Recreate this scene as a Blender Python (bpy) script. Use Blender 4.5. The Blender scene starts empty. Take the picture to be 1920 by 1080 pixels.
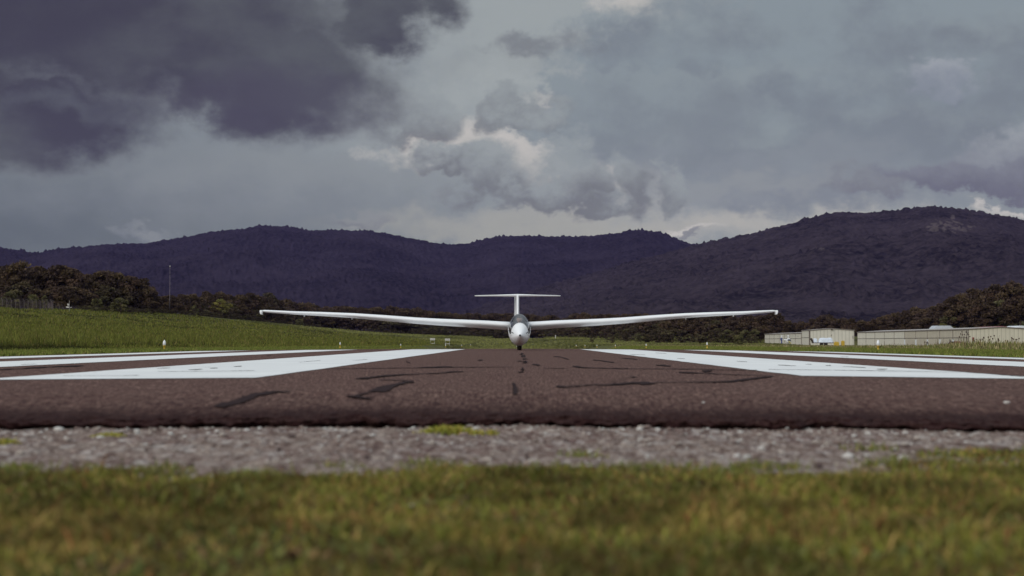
import bpy, bmesh, math, random
import numpy as np
from mathutils import Vector, Matrix
R = math.radians
rnd = random.Random(7)
S = bpy.context.scene
COL = S.collection

# ------------------------------------------------------------------ camera
F = 3100.0; CX = 973.0; HY = 641.0; CH = 0.24
cam = bpy.data.cameras.new('camera'); camo = bpy.data.objects.new('camera', cam); COL.objects.link(camo)
cam.sensor_width = 36; cam.lens = F*36/1920
cam.clip_start = 0.05; cam.clip_end = 30000
camo.location = (0, 0, CH)
camo.rotation_euler = (math.pi/2+math.atan((HY-540)/F), 0, math.atan((CX-960)/F))
cam.dof.use_dof = True; cam.dof.focus_distance = 40; cam.dof.aperture_fstop = 3.8
S.camera = camo
S.view_settings.view_transform = 'Standard'; S.view_settings.look = 'None'
S.view_settings.exposure = 0; S.view_settings.gamma = 1
S.cycles.volume_bounces = 0
S.cycles.max_bounces = 6

def az_el(px, py):
    X = (px-CX)/F; Z = (HY-py)/F
    return math.degrees(math.atan2(X, 1)), math.degrees(math.atan2(Z, math.hypot(X, 1)))
def lin(c):
    out = []
    for v in c:
        v = v/255
        out.append(v/12.92 if v <= .04045 else ((v+.055)/1.055)**2.4)
    return out

# ------------------------------------------------------------------ sky
SUN_EL, SUN_AZ = 28.0, 222.0      # azimuth clockwise from +Y: behind the camera to its left
w = bpy.data.worlds.new('World'); S.world = w; w.use_nodes = True
NT = w.node_tree; NT.nodes.clear(); L = NT.links
def nd(t, **k):
    n = NT.nodes.new(t)
    for a, b in k.items(): setattr(n, a, b)
    return n
def put(sock, v):
    if isinstance(v, bpy.types.NodeSocket): L.new(v, sock)
    elif isinstance(v, (list, tuple)): sock.default_value = (*v, 1.0)[:4] if sock.type == 'RGBA' else v[:3]
    else: sock.default_value = v
def M(op, a, b=0.0, c=None, clamp=False):
    n = nd('ShaderNodeMath', operation=op, use_clamp=clamp)
    put(n.inputs[0], a); put(n.inputs[1], b)
    if c is not None: put(n.inputs[2], c)
    return n.outputs[0]
def MR(v, a, b, c=0.0, d=1.0, smooth=True):
    n = nd('ShaderNodeMapRange', interpolation_type='SMOOTHSTEP' if smooth else 'LINEAR')
    put(n.inputs[0], v); put(n.inputs[1], a); put(n.inputs[2], b); put(n.inputs[3], c); put(n.inputs[4], d)
    return n.outputs[0]
def MX(f, a, b):
    n = nd('ShaderNodeMix', data_type='RGBA')
    put(n.inputs[0], f); put(n.inputs[6], a); put(n.inputs[7], b)
    return n.outputs[2]
tc = nd('ShaderNodeTexCoord'); sx = nd('ShaderNodeSeparateXYZ'); L.new(tc.outputs['Generated'], sx.inputs[0])
AZ = M('MULTIPLY', M('ARCTAN2', sx.outputs[0], sx.outputs[1]), 57.29578)
EL = M('MULTIPLY', M('ARCSINE', sx.outputs[2]), 57.29578)
def noise(scale, detail=6, rough=.55, stretch=1.0, off=0.0):
    mp = nd('ShaderNodeMapping'); L.new(tc.outputs['Generated'], mp.inputs[0])
    mp.inputs['Scale'].default_value = (1, 1, stretch); mp.inputs['Location'].default_value = (off, off*.7, off*1.3)
    n = nd('ShaderNodeTexNoise'); L.new(mp.outputs[0], n.inputs['Vector'])
    n.inputs['Scale'].default_value = scale; n.inputs['Detail'].default_value = detail; n.inputs['Roughness'].default_value = rough
    return n.outputs[0]
N1 = M('SUBTRACT', noise(9, 8, .62, 1.4), .5)            # big billows
N2 = M('SUBTRACT', noise(26, 7, .6, 1.3, 3.1), .5)       # cauliflower edges
N3 = M('SUBTRACT', noise(6, 5, .5, 3.2, 7.7), .5)        # soft streaks
N4 = M('SUBTRACT', noise(18, 6, .55, 1.2, 11.3), .5)
N5 = M('SUBTRACT', noise(75, 5, .6, 1.2, 5.5), .5)
N6 = M('SUBTRACT', noise(60, 5, .6, 1.2, 17.5), .5)
N7 = M('SUBTRACT', noise(20, 6, .6, 1.5, 23.5), .5)
azw = M('ADD', AZ, M('ADD', M('MULTIPLY', N4, 5.5), M('MULTIPLY', N5, .9))); elw = M('ADD', EL, M('ADD', M('MULTIPLY', N7, 3.4), M('MULTIPLY', N6, .7)))
def field(px, py, rx, ry, rot=0.0):
    a, e = az_el(px, py); k = math.degrees(1/F)
    dx = M('SUBTRACT', azw, a); dy = M('SUBTRACT', elw, e)
    if rot:
        c, s = math.cos(R(rot)), math.sin(R(rot))
        dx, dy = M('ADD', M('MULTIPLY', dx, c), M('MULTIPLY', dy, s)), M('SUBTRACT', M('MULTIPLY', dy, c), M('MULTIPLY', dx, s))
    u = M('DIVIDE', dx, rx*k); v = M('DIVIDE', dy, ry*k)
    return M('SUBTRACT', 1.0, M('SQRT', M('ADD', M('MULTIPLY', u, u), M('MULTIPLY', v, v)))), v
def blob(prev, px, py, rx, ry, top, bot=None, soft=.5, warp=1.0, op=1.0, nz=None, rot=0.0, n=1.2):
    f, v = field(px, py, rx, ry, rot)
    m = MR(M('ADD', f, M('MULTIPLY', M('ADD', nz or N2, M('MULTIPLY', N5, .5)), warp*1.5)), -soft*.5, soft)
    if op != 1: m = M('MULTIPLY', m, op)
    if bot is None: colr = lin(top)
    else: colr = MX(MR(M('ADD', M('MULTIPLY_ADD', v, .55, .5), M('MULTIPLY', M('ADD', N2, N4), n*1.3)), 0, 1), lin(bot), lin(top))
    return MX(m, prev, colr)
# overall cloud deck
c = MX(MR(M('ADD', N3, N1), -.3, .3), lin((132, 139, 143)), lin((150, 156, 157)))
c = blob(c, -150, 430, 1000, 190, (86, 94, 99), None, 1.1, .5, .95, N3)
c = blob(c, 420, 340, 420, 90, (128, 133, 136), None, 1.0, .8, .6, N3)
c = blob(c, 1010, 60, 330, 260, (157, 163, 163), None, .9, .9, .9, N1)
c = blob(c, 1560, 425, 640, 52, (176, 173, 166), None, .9, 1.2, .95, N3)
c = blob(c, 980, 430, 330, 36, (160, 160, 153), None, 1.0, .8, .8, N3)
c = blob(c, 640, 320, 420, 40, (140, 145, 146), None, 1.0, 1.2, .5, N3)
c = blob(c, 1010, 130, 260, 60, (146, 151, 151), (166, 171, 170), .8, 1.4, .6, N2)
# bright gaps
gap = (197, 192, 186)
for g in [(885, 265, 95, 50), (800, 285, 70, 32), (1010, 290, 85, 60), (1140, 150, 60, 28), (1150, 330, 90, 55), (1170, 5, 55, 28),
          (1235, 330, 50, 42), (1040, 205, 60, 22), (1290, 443, 90, 12), (1900, 384, 80, 8)]:
    c = blob(c, *g, gap, (178, 176, 171), .7, 1.3, .9, N2)
# big right bank, crisp billowing left edge
c = blob(c, 1620, 150, 560, 225, (135, 145, 150), (120, 127, 134), .22, .75, .97, N1, n=1.6)
c = blob(c, 1240, 215, 250, 90, (136, 145, 149), (124, 131, 137), .16, .9, .95, N2, n=1.6)
c = blob(c, 1500, 330, 420, 60, (133, 139, 144), (128, 133, 139), .6, .8, .8, N1)
c = blob(c, 1430, 345, 260, 22, (150, 153, 152), None, .9, 1.4, .5, N3)
# centre cumulus
cu_t, cu_b = (148, 154, 155), (113, 115, 118)
for g in [(945, 205, 48, 62), (1010, 222, 90, 28), (800, 235, 72, 45), (930, 325, 92, 52), (1015, 365, 95, 32), (1085, 335, 62, 68), (1110, 375, 80, 24),
          (1185, 335, 46, 62), (1272, 345, 36, 40), (830, 300, 60, 24)]:
    c = blob(c, *g, cu_t, cu_b, .36, .95, .93, N2, n=1.3)
c = blob(c, 990, 78, 75, 24, (118, 121, 125), None, .8, 1.5, .8, N2)
# right side small clouds
for g in [(1250, 60, 200, 40), (1700, 230, 300, 30), (1480, 150, 220, 30), (1400, 270, 260, 26), (1840, 60, 160, 40)]:
    c = blob(c, *g, (141, 149, 151), (118, 124, 131), 1.0, 1.5, .45, N7, n=1.6)
c = blob(c, 1750, 138, 66, 32, (156, 160, 166), (132, 138, 148), .35, .8, .85, N2, n=.3)
c = blob(c, 1900, 275, 110, 52, (152, 156, 160), (128, 131, 139), .4, .9, .85, N2)
c = blob(c, 1850, 325, 165, 32, (122, 124, 133), (100, 99, 112), .3, .7, .95, N2, n=.3)
c = blob(c, 1655, 352, 95, 20, (126, 129, 134), (112, 112, 120), .5, 1.2, .85, N2)
c = blob(c, 1325, 450, 40, 9, (120, 122, 128), None, .5, 1.0, .8, N2)
c = blob(c, 270, 432, 70, 14, (135, 139, 142), (112, 118, 125), .6, .8, .8, N2)
c = blob(c, 690, 412, 80, 16, (136, 139, 140), (112, 114, 120), .6, .8, .85, N2)
# heavy dark cloud on the left
fs = [field(*g)[0] for g in [(180, 10, 600, 200), (480, 125, 290, 150), (60, 215, 270, 115), (720, 5, 190, 95, 25), (-250, 120, 380, 230)]]
f = fs[0]
for q in fs[1:]: f = M('SMOOTH_MAX', f, q, .15)
m = MR(M('ADD', f, M('MULTIPLY', M('ADD', N2, M('ADD', N1, M('MULTIPLY', N5, .5))), .34)), -.10, .50)
dark = MX(MR(M('ADD', M('MULTIPLY', N1, 1.1), M('MULTIPLY', N3, 1.1)), -.24, .28), lin((61, 57, 68)), lin((87, 89, 92)))
c = MX(m, c, dark)
c = blob(c, 120, 190, 190, 30, (86, 88, 95), None, 1.0, 1.0, .75, N3)
c = blob(c, 470, 185, 250, 55, (70, 65, 78), None, .9, 1.0, .75, N1)
# brightness of the deck beyond the picture: lighter towards the zenith and behind the camera
up = MR(EL, 13, 40, 1.0, 2.1)
front = MR(sx.outputs[1], -.6, .6, 1.15, 1.0)
low = MR(EL, 6, 30, 0.0, 1.0)
gen = MX(MR(M('ADD', N1, N3), -.3, .3), lin((140, 147, 152)), lin((160, 166, 170)))
outside = M('MAXIMUM', MR(EL, 14, 26), MR(M('ABSOLUTE', AZ), 24, 45))
c = MX(outside, c, gen)
mul = nd('ShaderNodeVectorMath', operation='SCALE'); L.new(c, mul.inputs[0])
L.new(M('MULTIPLY', up, front), mul.inputs['Scale'])
sky = nd('ShaderNodeTexSky', sky_type='NISHITA'); sky.sun_disc = False
sky.sun_elevation = R(SUN_EL); sky.sun_rotation = R(SUN_AZ)
sk = nd('ShaderNodeVectorMath', operation='SCALE'); L.new(sky.outputs[0], sk.inputs[0]); sk.inputs['Scale'].default_value = .10
fin = MX(.965, sk.outputs[0], mul.outputs[0])
bg = nd('ShaderNodeBackground'); L.new(fin, bg.inputs[0]); bg.inputs[1].default_value = 1.0
wo = nd('ShaderNodeOutputWorld'); L.new(bg.outputs[0], wo.inputs[0])

sun = bpy.data.lights.new('sun', 'SUN'); suno = bpy.data.objects.new('sun', sun); COL.objects.link(suno)
sun.energy = 1.5; sun.angle = R(38); sun.color = (1, .95, .9)
a = R(SUN_AZ); e = R(SUN_EL)
d = Vector((math.sin(a)*math.cos(e), math.cos(a)*math.cos(e), math.sin(e)))
suno.rotation_euler = d.to_track_quat('Z', 'Y').to_euler()

# ------------------------------------------------------------------ noise + mesh helpers
def _h(ix, iy, seed):
    ix = ix.astype(np.int64); iy = iy.astype(np.int64)
    n = (ix*374761393 + iy*668265263 + seed*974711) & 0xffffffff
    n = ((n ^ (n >> 13))*1274126177) & 0xffffffff
    return ((n ^ (n >> 16)) & 0xffff)/65535.0
def vn(x, y, seed=0):
    x = np.asarray(x, float); y = np.asarray(y, float)
    ix = np.floor(x); iy = np.floor(y); fx = x-ix; fy = y-iy
    fx = fx*fx*(3-2*fx); fy = fy*fy*(3-2*fy)
    a = _h(ix, iy, seed); b = _h(ix+1, iy, seed); c_ = _h(ix, iy+1, seed); d_ = _h(ix+1, iy+1, seed)
    return (a*(1-fx)+b*fx)*(1-fy)+(c_*(1-fx)+d_*fx)*fy
def fbm(x, y, o=4, seed=0):
    s = 0; amp = .5; t = 0
    for i in range(o):
        s = s+amp*vn(x*2**i, y*2**i, seed+i*17); t += amp; amp *= .5
    return s/t
def sm(x, a, b):
    t = np.clip((x-a)/(b-a), 0, 1); return t*t*(3-2*t)

def mesh_np(name, V, Fq, mat=None, parent=None, smooth=False, col=None):
    V = np.asarray(V, np.float32); Fq = np.asarray(Fq, np.int32)
    me = bpy.data.meshes.new(name)
    nf, k = Fq.shape
    me.vertices.add(len(V)); me.vertices.foreach_set('co', V.ravel())
    me.loops.add(nf*k); me.loops.foreach_set('vertex_index', Fq.ravel())
    me.polygons.add(nf); me.polygons.foreach_set('loop_start', np.arange(0, nf*k, k, dtype=np.int32))
    me.polygons.foreach_set('loop_total', np.full(nf, k, np.int32))
    me.update(calc_edges=True); me.validate()
    if smooth: me.polygons.foreach_set('use_smooth', np.ones(len(me.polygons), bool))
    if col is not None:
        at = me.color_attributes.new('col', 'FLOAT_COLOR', 'POINT')
        cc = np.ones((len(V), 4), np.float32); cc[:, :3] = col
        at.data.foreach_set('color', cc.ravel())
    o = bpy.data.objects.new(name, me); COL.objects.link(o)
    if mat: me.materials.append(mat)
    if parent: o.parent = parent
    return o
def grid_faces(nx, ny):
    i = np.arange(nx*ny).reshape(ny, nx)
    return np.stack([i[:-1, :-1].ravel(), i[:-1, 1:].ravel(), i[1:, 1:].ravel(), i[1:, :-1].ravel()], 1)
def tag(o, label=None, cat=None, group=None, kind=None):
    if label: o['label'] = label
    if cat: o['category'] = cat
    if group: o['group'] = group
    if kind: o['kind'] = kind
    return o
def empty(name, loc, rz=0, label=None, cat=None, group=None):
    o = bpy.data.objects.new(name, None); COL.objects.link(o); o.location = loc; o.rotation_euler = (0, 0, rz)
    o.empty_display_size = .1
    return tag(o, label, cat, group)
class MB:
    def __init__(s): s.v = []; s.f = []
    def add(s, vs, fs):
        b = len(s.v); s.v += [tuple(v) for v in vs]; s.f += [tuple(b+i for i in q) for q in fs]; return s
    def box(s, x0, x1, y0, y1, z0, z1):
        return s.add([(x0, y0, z0), (x1, y0, z0), (x1, y1, z0), (x0, y1, z0), (x0, y0, z1), (x1, y0, z1), (x1, y1, z1), (x0, y1, z1)],
                     [(0, 3, 2, 1), (4, 5, 6, 7), (0, 1, 5, 4), (1, 2, 6, 5), (2, 3, 7, 6), (3, 0, 4, 7)])
    def tube(s, p, q, r0, r1=None, n=8, caps=True):
        r1 = r0 if r1 is None else r1
        p = Vector(p); q = Vector(q); d = (q-p).normalized(); a = d.orthogonal().normalized(); b = d.cross(a)
        vs = []
        for c_, r in ((p, r0), (q, r1)):
            for i in range(n):
                t = 2*math.pi*i/n; vs.append(c_+a*math.cos(t)*r+b*math.sin(t)*r)
        fs = [(i, (i+1) % n, n+(i+1) % n, n+i) for i in range(n)]
        if caps: fs += [tuple(range(n))[::-1], tuple(range(n, 2*n))]
        return s.add(vs, fs)
    def lathe(s, c_, prof, n=16, axis='z'):   # prof: (r, h)
        vs = []
        for r, h in prof:
            for i in range(n):
                t = 2*math.pi*i/n; u, v = r*math.cos(t), r*math.sin(t)
                vs.append((c_[0]+u, c_[1]+v, c_[2]+h) if axis == 'z' else (c_[0]+h, c_[1]+u, c_[2]+v))
        m_ = len(prof)
        fs = [(j*n+i, j*n+(i+1) % n, (j+1)*n+(i+1) % n, (j+1)*n+i) for j in range(m_-1) for i in range(n)]
        fs += [tuple(range(n))[::-1], tuple((m_-1)*n+i for i in range(n))]
        return s.add(vs, fs)
    def prism(s, pts, y0, y1):                # pts in x,z
        n = len(pts)
        return s.add([(x, y0, z) for x, z in pts]+[(x, y1, z) for x, z in pts],
                     [tuple(range(n)), tuple(range(n, 2*n))[::-1]]+[(i, n+i, n+(i+1) % n, (i+1) % n) for i in range(n)])
    def build(s, name, mat, parent=None, smooth=False, bevel=0):
        me = bpy.data.meshes.new(name); me.from_pydata(s.v, [], s.f); me.update()
        bm = bmesh.new(); bm.from_mesh(me); bmesh.ops.recalc_face_normals(bm, faces=bm.faces); bm.to_mesh(me); bm.free()
        if smooth:
            for p in me.polygons: p.use_smooth = True
        o = bpy.data.objects.new(name, me); COL.objects.link(o); me.materials.append(mat)
        if parent: o.parent = parent
        if bevel:
            md = o.modifiers.new('bevel', 'BEVEL'); md.width = bevel; md.segments = 2; md.limit_method = 'ANGLE'
        return o

# ------------------------------------------------------------------ materials
class MT:
    def __init__(s, name):
        s.m = bpy.data.materials.new(name); s.m.use_nodes = True; s.t = s.m.node_tree; s.p = s.t.nodes['Principled BSDF']
        s.co = s.t.nodes.new('ShaderNodeTexCoord')
    def n(s, t, **k):
        x = s.t.nodes.new(t)
        for a_, b_ in k.items(): setattr(x, a_, b_)
        return x
    def link(s, a_, b_): s.t.links.new(a_, b_)
    def set(s, k, v): s.p.inputs[k].default_value = v
    def noise(s, scale, detail=4, rough=.55, coord='Object', stretch=(1, 1, 1), typ='ShaderNodeTexNoise'):
        mp = s.n('ShaderNodeMapping'); s.link(s.co.outputs[coord], mp.inputs[0]); mp.inputs['Scale'].default_value = stretch
        x = s.n(typ); s.link(mp.outputs[0], x.inputs['Vector']); x.inputs['Scale'].default_value = scale
        if typ == 'ShaderNodeTexNoise': x.inputs['Detail'].default_value = detail; x.inputs['Roughness'].default_value = rough
        return x.outputs[0] if typ == 'ShaderNodeTexNoise' else x
    def ramp(s, v, stops):
        x = s.n('ShaderNodeValToRGB'); s.link(v, x.inputs[0]); el = x.color_ramp.elements
        while len(el) < len(stops): el.new(.5)
        for e_, (p_, c_) in zip(el, stops): e_.position = p_; e_.color = (*c_, 1) if len(c_) == 3 else c_
        return x.outputs[0]
    def mix(s, f, a_, b_, blend='MIX'):
        x = s.n('ShaderNodeMix', data_type='RGBA', blend_type=blend)
        for sock, v in ((x.inputs[0], f), (x.inputs[6], a_), (x.inputs[7], b_)):
            if isinstance(v, bpy.types.NodeSocket): s.link(v, sock)
            elif isinstance(v, (tuple, list)): sock.default_value = (*v, 1)
            else: sock.default_value = v
        return x.outputs[2]
    def math(s, op, a_, b_=0., clamp=False):
        x = s.n('ShaderNodeMath', operation=op, use_clamp=clamp)
        for sock, v in ((x.inputs[0], a_), (x.inputs[1], b_)):
            if isinstance(v, bpy.types.NodeSocket): s.link(v, sock)
            else: sock.default_value = v
        return x.outputs[0]
    def bump(s, h, dist, strength=1.0):
        x = s.n('ShaderNodeBump'); s.link(h, x.inputs['Height']); x.inputs['Distance'].default_value = dist
        x.inputs['Strength'].default_value = strength; s.link(x.outputs[0], s.p.inputs['Normal']); return x
    def base(s, c_):
        if isinstance(c_, bpy.types.NodeSocket): s.link(c_, s.p.inputs['Base Color'])
        else: s.p.inputs['Base Color'].default_value = (*c_, 1)
def plain(name, c_, rough=.6, metal=0, var=.12, scale=6, spec=.5):
    t = MT(name); n_ = t.noise(scale, 5)
    t.base(t.ramp(n_, [(.3, tuple(v*(1-var) for v in c_)), (.7, tuple(min(1, v*(1+var)) for v in c_))]))
    t.set('Roughness', rough); t.set('Metallic', metal); t.set('Specular IOR Level', spec)
    return t.m

ASPH = (.106, .054, .049)
def asphalt():
    t = MT('asphalt')
    big = t.noise(.9, 6, .65, stretch=(1, .4, 1)); fine = t.noise(140, 3, .7); mid = t.noise(6, 4, .6)
    vo = t.noise(95, typ='ShaderNodeTexVoronoi')
    ag = t.ramp(vo.outputs['Color'], [(.55, (0, 0, 0)), (.85, (1, 1, 1))])
    c1 = t.mix(t.ramp(big, [(.35, (0, 0, 0)), (.65, (1, 1, 1))]), tuple(v*.60 for v in ASPH), (ASPH[0]*1.30, ASPH[1]*1.55, ASPH[2]*1.50))
    g1 = t.noise(22, 3, .7); g2 = t.noise(3.2, 5, .65, stretch=(1, .5, 1))
    c1 = t.mix(t.ramp(g1, [(.40, (0, 0, 0)), (.60, (1, 1, 1))]), t.mix(.80, c1, (.035, .014, .014)), t.mix(.62, c1, (.27, .165, .13)))
    g3 = t.noise(9, 4, .7); c1 = t.mix(t.ramp(g3, [(.38, (.55,)*3), (.55, (0,)*3)]), c1, (.045, .018, .018))
    c1 = t.mix(t.ramp(g2, [(.42, (.5,)*3), (.6, (0,)*3)]), c1, (.075, .030, .030))
    ga = t.noise(70, 3, .75, stretch=(1, .10, 1)); gb = t.noise(24, 3, .7, stretch=(1, .16, 1))
    c1 = t.mix(t.ramp(gb, [(.40, (.6,)*3), (.56, (0,)*3)]), c1, (.040, .016, .016))
    c1 = t.mix(t.ramp(ga, [(.50, (0,)*3), (.66, (.75,)*3)]), c1, (.40, .26, .21))
    c1 = t.mix(t.ramp(ga, [(.36, (.75,)*3), (.48, (0,)*3)]), c1, (.028, .010, .011))
    c2 = t.mix(t.ramp(mid, [(.4, (0, 0, 0)), (.6, (1, 1, 1))]), c1, t.mix(.35, c1, tuple(v*.6 for v in ASPH)))
    c3 = t.mix(t.math('MULTIPLY', ag, .42), c2, (.34, .20, .155))
    c4 = t.mix(t.ramp(fine, [(.35, (.55,)*3), (.6, (1,)*3)]), (.03, .018, .018), c3)
    at = t.n('ShaderNodeAttribute', attribute_name='col')     # base colour darkened towards the broken edge, varied by noise
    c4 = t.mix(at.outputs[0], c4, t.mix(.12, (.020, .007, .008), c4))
    t.base(c4)
    t.set('Roughness', .95); t.set('Specular IOR Level', .10)
    t.bump(t.math('ADD', vo.outputs['Distance'], fine), .004, .8)
    return t.m
def paint():
    t = MT('white_marking_paint')
    st = t.noise(1.0, 6, .6, stretch=(2.6, 1.1, 1)); fine = t.noise(60, 4, .7); lng = t.noise(2.2, 5, .6, stretch=(6, .5, 1))
    wear = t.ramp(t.math('ADD', t.math('MULTIPLY', st, .6), t.math('MULTIPLY', fine, .4)), [(.33, (1, 1, 1)), (.37, (0, 0, 0))])
    wear2 = t.ramp(lng, [(.27, (1, 1, 1)), (.30, (0, 0, 0))])
    wh = t.mix(t.ramp(t.noise(.8, 5), [(.3, (0, 0, 0)), (.7, (1, 1, 1))]), (.68, .69, .69), (.80, .81, .80))
    wh = t.mix(t.math('MULTIPLY', t.ramp(fine, [(.25, (1, 1, 1)), (.5, (0, 0, 0))]), .35), wh, (.45, .42, .42))
    t.base(t.mix(t.math('MAXIMUM', wear, wear2), wh, tuple(v*.9 for v in ASPH)))
    t.set('Roughness', .8); t.set('Specular IOR Level', .25); t.bump(fine, .003, .5)
    return t.m
def grass_ground():
    t = MT('grass_ground')
    a_ = t.noise(.09, 5, .6); b_ = t.noise(2.5, 6, .7); c_ = t.noise(.02, 3, .5)
    g = t.mix(t.ramp(a_, [(.35, (0, 0, 0)), (.65, (1, 1, 1))]), (.075, .082, .022), (.125, .125, .038))
    g = t.mix(t.ramp(b_, [(.35, (.5,)*3), (.65, (0,)*3)]), g, (.05, .04, .018))
    g = t.mix(t.math('MULTIPLY', t.ramp(c_, [(.5, (0, 0, 0)), (.65, (1, 1, 1))]), .35), g, (.17, .13, .06))
    sp = t.n('ShaderNodeSeparateXYZ'); t.link(t.co.outputs['Object'], sp.inputs[0])
    g = t.mix(t.math('SUBTRACT', sp.outputs[1], 905.0, True), g, (.035, .026, .018))
    t.base(g); t.set('Roughness', 1); t.set('Specular IOR Level', .1)
    t.bump(b_, .15, .6)
    return t.m
def blade_mat(name, tr=.25):
    t = MT(name); at = t.n('ShaderNodeAttribute', attribute_name='col')
    t.link(at.outputs[0], t.p.inputs['Base Color']); t.set('Roughness', .75); t.set('Specular IOR Level', .2)
    tl = t.n('ShaderNodeBsdfTranslucent'); t.link(at.outputs[0], tl.inputs[0])
    mx = t.n('ShaderNodeMixShader'); mx.inputs[0].default_value = tr
    t.link(t.p.outputs[0], mx.inputs[1]); t.link(tl.outputs[0], mx.inputs[2])
    t.link(mx.outputs[0], t.t.nodes['Material Output'].inputs[0])
    return t.m
M_ASPH = asphalt(); M_PAINT = paint(); M_GRASS = grass_ground(); M_BLADE = blade_mat('grass_blade'); M_LEAF = blade_mat('foliage', .15)
M_TAR = plain('crack_sealant', (.024, .012, .013), .95, var=.3, scale=30, spec=.1)
M_BARK = plain('bark', (.09, .06, .045), .95, var=.3, scale=3)
def glossy_white(name='glider_gelcoat', c_=(.87, .88, .89)):
    t = MT(name); t.base(c_); t.set('Roughness', .33); t.set('Coat Weight', .15); t.set('Coat Roughness', .15)
    n_ = t.noise(1.6, 5); t.base(t.ramp(n_, [(.3, tuple(v*.94 for v in c_)), (.7, c_)]))
    return t.m
M_GEL = glossy_white()
M_DARK = plain('dark_interior', (.03, .03, .035), .8)
M_RUB = plain('rubber', (.02, .016, .016), .85)
M_BLACK = plain('black_plastic', (.01, .01, .01), .5)
M_STRIPE = plain('blue_grey_stripe', (.045, .055, .075), .35)
M_ALU = plain('galvanised_metal', (.38, .36, .35), .45, .6)

# ------------------------------------------------------------------ terrain
def crown(X):
    return np.where(X > 0, -.0009, -.0006)*np.minimum(np.abs(X), 11.4)**2
def vz(Y): return np.interp(Y, [-500, 60, 123, 186, 250, 384, 480, 600, 700, 900, 1200, 3000], [-.09, -.10, -.17, -.30, -.40, -.50, -.30, .4, 1.6, 3.4, 4.5, 5])
def rz_(Y): return np.interp(Y, [-500, 60, 123, 250, 350, 470, 570, 640, 700, 900, 1200, 3000], [-.1, -.14, -.32, -.66, -.84, -.76, -.2, 1.0, 1.7, 3.4, 4.5, 5])
def trough(Y): return np.interp(Y, [58, 70, 123, 250, 384, 470, 560, 620, 700], [0, -.06, -.36, -.92, -1.48, -1.7, -.9, .3, 1.6])
def T(X, Y):
    X = np.asarray(X, float); Y = np.asarray(Y, float)
    v = vz(Y); rr = rz_(Y)
    z = v+(rr-v)*sm(X, 15, 30)
    ctr = np.where(Y < 58, crown(X), trough(Y)+crown(X))
    z = ctr+(z-ctr)*sm(np.abs(X), 11.3, 15.5)
    Zc = np.interp(Y, [-300, 0, 150, 340, 493, 673, 833, 1000, 1200], [4, 4, 6, 7.04, 9, 8.6, 6.5, 4.8, 4.5])
    s = np.clip((-14-X)/93, 0, 1); s = s**1.35; s = s*(1+.0*s)
    z = np.where(X < -14, v+(np.maximum(Zc, v)-v)*s, z)
    z = z-np.clip((-112-X)*.02, 0, 1.5)
    z = z+np.clip(X-125, 0, 120)*.12*sm(Y, 250, 420)*(1-sm(Y, 600, 760))
    z = z-sm(-X, 108, 113)*.7*sm(Y, 376, 400)*(1-sm(Y, 700, 800))
    away = sm(np.maximum(np.abs(X)-16, 0), 0, 12)
    z = z+away*((fbm(X/9., Y/9., 3, 5)-.5)*.35*sm(-X, 0, 1)+(fbm(X/6., Y/14., 3, 9)-.5)*.12)
    return z
def Tz(x, y): return float(T(x, y))
def axis(parts):
    out = []
    for a_, b_, st in parts: out += list(np.arange(a_, b_, st))
    out.append(parts[-1][1]); return np.array(out)
xa = axis([(0, 20, .6), (20, 130, 2), (130, 400, 8), (400, 3000, 80), (3000, 9000, 500)])
xs = np.concatenate([-xa[:0:-1], xa])
ys = axis([(-3000, -100, 300), (-100, -2, 7), (-2, 8, .5), (8, 70, 1.2), (70, 600, 4), (600, 1300, 10), (1300, 9000, 250)])
GX, GY = np.meshgrid(xs, ys)
GZ = T(GX, GY)
road = (np.abs(GX) < 11.0) & (GY > 6.5)
GZ = np.where(road, GZ-.08, GZ)
GZ = np.where((GY <= 6.5), np.minimum(GZ, 0)*0-.13+sm(np.abs(GX), 13, 60)*.05, GZ)
GZ = np.where((GY <= 6.5) & (GX < -14), T(GX, GY)-.05, GZ)
ground = mesh_np('ground', np.stack([GX.ravel(), GY.ravel(), GZ.ravel()], 1), grid_faces(len(xs), len(ys)), M_GRASS, smooth=True)
tag(ground, kind='structure')

# runway: asphalt slab with a broken, rounded near lip
def lip(X): return np.interp(X, [-4, -1.9, -.6, -.15, .5, 1.87, 4], [6.2, 6.22, 6.38, 6.5, 6.40, 6.0, 6.0])-.04+(fbm(X*1.6, X*0, 3, 3)-.5)*.14+(fbm(X*8, X*0, 4, 4)-.5)*.17
rxs = np.concatenate([np.arange(-11.4, -3.2, .25), np.arange(-3.2, 3.2, .012), np.arange(3.2, 11.41, .25)])
u = np.concatenate([np.linspace(0, .1, 14)[:-1], np.linspace(.1, 1.6, 120)[:-1], np.linspace(1.6, 8, 90)[:-1], np.linspace(8, 54, 90)[:-1], np.linspace(54, 70, 12)[:-1], np.linspace(70, 430, 60)])
UX, UU = np.meshgrid(rxs, u)
DZU = [0, .012, .03, .05, .08, .15, .4, 1.0, 2.0]; DZZ = [-.135, -.10, -.076, -.064, -.055, -.044, -.026, -.008, 0]
dz = np.interp(UU, DZU, DZZ)
RY = lip(UX)+UU+.10*(1-sm(UU, 0, .04))
RZ = np.where(RY < 58, crown(UX), trough(RY)+crown(UX))+dz
amp = .004+.012*np.exp(-UU/.22)
RZ = RZ+np.where(UU < 8, (fbm(UX*38, RY*38, 3, 21)-.5)*amp*1.6+(fbm(UX*7, RY*7, 2, 22)-.5)*.014*np.exp(-UU/.8), 0)
RY = RY+(fbm(UX*22, UU*50, 4, 31)-.5)*.14*np.exp(-UU/.10)
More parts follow.
